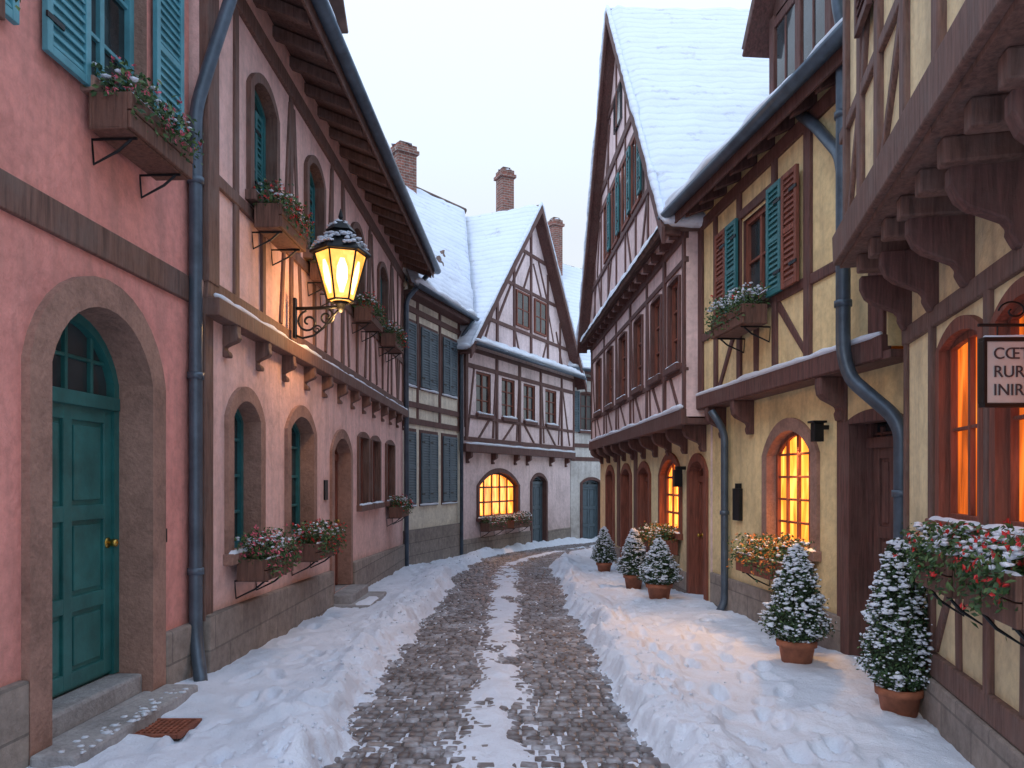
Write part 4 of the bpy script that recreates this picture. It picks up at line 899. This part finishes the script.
def h2d(ix,iy,s):
    v_=np.sin(ix*127.1+iy*311.7+s*74.7)*43758.5453; return v_-np.floor(v_)
def vn(x,y,s=0):
    ix,iy=np.floor(x),np.floor(y); fx,fy=x-ix,y-iy; fx=fx*fx*(3-2*fx); fy=fy*fy*(3-2*fy)
    a_=h2d(ix,iy,s);b_=h2d(ix+1,iy,s);c_=h2d(ix,iy+1,s);d_=h2d(ix+1,iy+1,s)
    return (a_*(1-fx)+b_*fx)*(1-fy)+(c_*(1-fx)+d_*fx)*fy
def fb(x,y,s=0,o=4):
    r=0;am=.5;t_=0
    for i in range(o):
        c,sn_=math.cos(.6*i),math.sin(.6*i); r=r+am*vn((x*c-y*sn_)*2**i+i*7.3,(x*sn_+y*c)*2**i-i*3.1,s+i); t_+=am; am*=.5
    return r/t_
def ss(a_,b_,x): t_=np.clip((x-a_)/(b_-a_),0,1); return t_*t_*(3-2*t_)
feet=[]
rs=np.random.RandomState(4)
for lane,(x0,sp_) in enumerate(((1.45,.40),(2.0,.5),(-1.6,.5),(1.12,.42),(1.7,.45),(-1.25,.7),(-1.95,.7))):
    yv=2.5+rs.uniform(0,.5)
    while yv<19:
        feet.append((x0+.10*(1 if len(feet)%2 else -1)+rs.uniform(-.10,.10)+.18*math.sin(yv*.6+lane),yv,rs.uniform(-.5,.5),rs.uniform(.7,1.3))); yv+=rs.uniform(.6,1.3)*sp_
def snowh(x,y):
    d=x-cxr(y); ad=np.abs(d); gy=-.025*np.clip(y-6,0,24)
    wob=.24*(fb(x*1.2,y*1.4,3)-.5)+.24*(fb(x*5,y*5,5,5)-.5)
    edge=np.where(d<0,.88,.80)+wob+np.where(y>18,.1,0)
    side=ss(0,.20,ad-edge)
    lump=fb(x*2.6,y*2.6,9,3); fine=fb(x*9,y*9,11,3)
    clod=np.clip(fb(x*6,y*6,61,3)-.5,0,1)
    ridge=np.exp(-((ad-edge-.32)/.22)**2)*(.02+.11*lump+.10*clod)
    near=np.exp(-np.clip(ad-edge-.35,0,9)*1.2)
    sh=side*(.035+.05*fb(x*1.5,y*1.5,21,3)+.07*(lump-.4)*near+.09*clod*(.35+.65*near)+.035*(lump-.5))+side*ridge+side*.026*(fine-.5)
    sh=sh+side*.015*ss(1.75,2.5,ad)-side*.03*ss(.55,.75,fb(x*2.2,y*2.2,77,4))
    cw=.20+.10*(fb(x*.01,y*1.1,83,3)-.5)*2
    crown=np.exp(-(np.abs(d+.02)/cw)**2.5)
    cen=crown*(.010+.045*fb(x*6,y*5,43,4))*ss(.32,.54,fb(x*4,y*1.6,41,4)+.12-.012*np.clip(y-6,0,12))
    slush=.060*np.clip(fb(x*9,y*6,47,4)-.55,0,1)
    base=-.016+.028*side
    hgt=base+np.where(side>0,np.maximum(side*sh,cen+slush),cen+slush)
    for fx_,fy_,r_,dp in feet:
        m_=(np.abs(x-fx_)<.2)&(np.abs(y-fy_)<.25)
        if not m_.any(): continue
        dx=(x[m_]-fx_);dy=(y[m_]-fy_); u=dx*math.cos(r_)-dy*math.sin(r_); w_=dx*math.sin(r_)+dy*math.cos(r_)
        q=(u/.055)**2+(w_/.135)**2
        hgt[m_]=hgt[m_]-side[m_]*dp*(.046*np.exp(-q**2)-.018*np.exp(-((np.sqrt(q)-1.35)/.30)**2))
    return gy+hgt
V=[];F=[];off=0
for x0,x1,y0,y1,st in ((-3.3,3.3,2.6,9.0,.022),(-3.3,3.3,9.0,16.02,.038),(-3.0,9.0,16.02,31,.09),(-3.6,3.6,-6,2.6,.12)):
    X,Y=np.meshgrid(np.arange(x0,x1+st*.5,st),np.arange(y0,y1+st*.5,st)); Z=snowh(X,Y); ny,nx=X.shape
    Z=np.where((np.abs(X+2.13)<.17)&(np.abs(Y-4.72)<.17),np.minimum(Z,.045),Z)
    V.append(np.stack([X.ravel(),Y.ravel(),Z.ravel()],1)); idx=np.arange(nx*ny).reshape(ny,nx)+off; off+=nx*ny
    F.append(np.stack([idx[:-1,:-1].ravel(),idx[:-1,1:].ravel(),idx[1:,1:].ravel(),idx[1:,:-1].ravel()],1))
V=np.concatenate(V);F=np.concatenate(F)
me=bpy.data.meshes.new('snow_cover'); me.vertices.add(len(V)); me.vertices.foreach_set('co',V.ravel()); me.loops.add(F.size); me.loops.foreach_set('vertex_index',F.ravel().astype(np.int32))
me.polygons.add(len(F)); me.polygons.foreach_set('loop_start',np.arange(0,F.size,4,dtype=np.int32)); me.polygons.foreach_set('loop_total',np.full(len(F),4,dtype=np.int32)); me.update(); me.validate()
link(me,'snow_cover',M['snow_g'],True)
cl=Obj('loose_snow_clods',(0,8,0)); cp=cl.part('clods','snow_g',0,True)
for i in range(1200):
    y=2.8+17*R(0,1)**1.5; sd=random.choice((-1,1)); off_=abs(random.gauss(0,.28))*(1 if random.random()<.85 else -.45); x=float(cxr(y))+sd*(.96+off_)
    z=float(snowh(np.array([x]),np.array([y]))[0]); gz_=g(y)+.006
    r=R(.005,.016)*(1 if random.random()<.92 else 1.5); cp.blob((x,y,max(z,gz_)+r*.25),r,.75)
for o in OBJS: o.finish()

# ================================================================== LIGHT
l=bpy.data.lights.new('lantern_light','POINT'); l.energy=32; l.color=(1.0,.53,.20); l.shadow_soft_size=.09
lo=bpy.data.objects.new('lantern_light',l); lo.location=(-1.80,8.07,3.28); scene.collection.objects.link(lo)
def wspot(name,loc,tgt,e,ang=120):  # spot added in front of the glass to strengthen the window's warm spill
    l=bpy.data.lights.new(name,'SPOT'); l.energy=e; l.color=(1.0,.48,.16); l.shadow_soft_size=.06; l.spot_size=math.radians(ang); l.spot_blend=.9
    o=bpy.data.objects.new(name,l); o.location=loc; d=Vector(tgt)-Vector(loc); o.rotation_euler=d.to_track_quat('-Z','Y').to_euler(); scene.collection.objects.link(o)
p_=wb.P(wb.a(7.79),1.98,-.01); wspot('window_spill_light',p_,(p_.x-1.0,p_.y-.5,0),120)
p_=wc.P(wc.a(12.07),1.80,-.01); wspot('window_spill_light',p_,(p_.x-1.0,p_.y-.2,-.2),60)
p_=w4.P(w4.a(20.75),1.66,-.01); wspot('window_spill_light',p_,(p_.x+.9,p_.y-1.0,-.4),60)

SE,SR=math.radians(34),math.radians(205)
wd=bpy.data.worlds.new('World'); scene.world=wd; wd.use_nodes=True; nt=wd.node_tree; bg=nt.nodes['Background']
sky=node(nt,'ShaderNodeTexSky'); sky.sky_type='NISHITA'; sky.sun_disc=False; sky.sun_elevation=SE; sky.sun_rotation=SR
tc=node(nt,'ShaderNodeTexCoord'); sep=node(nt,'ShaderNodeSeparateXYZ'); nt.links.new(tc.outputs['Generated'],sep.inputs[0])
gr=ramp(nt,sep.outputs[2],[(0,(.88,.87,.90)),(.30,(.83,.89,.97)),(.55,(.98,1.17,1.46)),(1,(1.24,1.52,2.0))])
vm=node(nt,'ShaderNodeVectorMath',operation='SCALE'); vm.inputs[3].default_value=.006; nt.links.new(sky.outputs[0],vm.inputs[0])
va=node(nt,'ShaderNodeVectorMath',operation='ADD'); nt.links.new(vm.outputs[0],va.inputs[0]); nt.links.new(gr,va.inputs[1])
nt.links.new(va.outputs[0],bg.inputs['Color']); bg.inputs['Strength'].default_value=1.0
sl=bpy.data.lights.new('sun','SUN'); sl.energy=.5; sl.angle=math.radians(18); sl.color=(1,.94,.90)
so=bpy.data.objects.new('sun',sl); scene.collection.objects.link(so)
dirv=Vector((math.sin(SR)*math.cos(SE),math.cos(SR)*math.cos(SE),math.sin(SE))); so.rotation_euler=dirv.to_track_quat('Z','Y').to_euler(); so.location=(0,-5,15)

cam=bpy.data.cameras.new('camera'); co=bpy.data.objects.new('camera',cam); scene.collection.objects.link(co)
co.location=(0,0,1.6); co.rotation_euler=(math.pi/2,0,0); cam.lens=27; cam.sensor_width=36; cam.shift_y=96/1024; cam.clip_end=1000; cam.clip_start=.05
scene.camera=co
scene.view_settings.view_transform='Standard'; scene.view_settings.look='None'; scene.view_settings.exposure=0
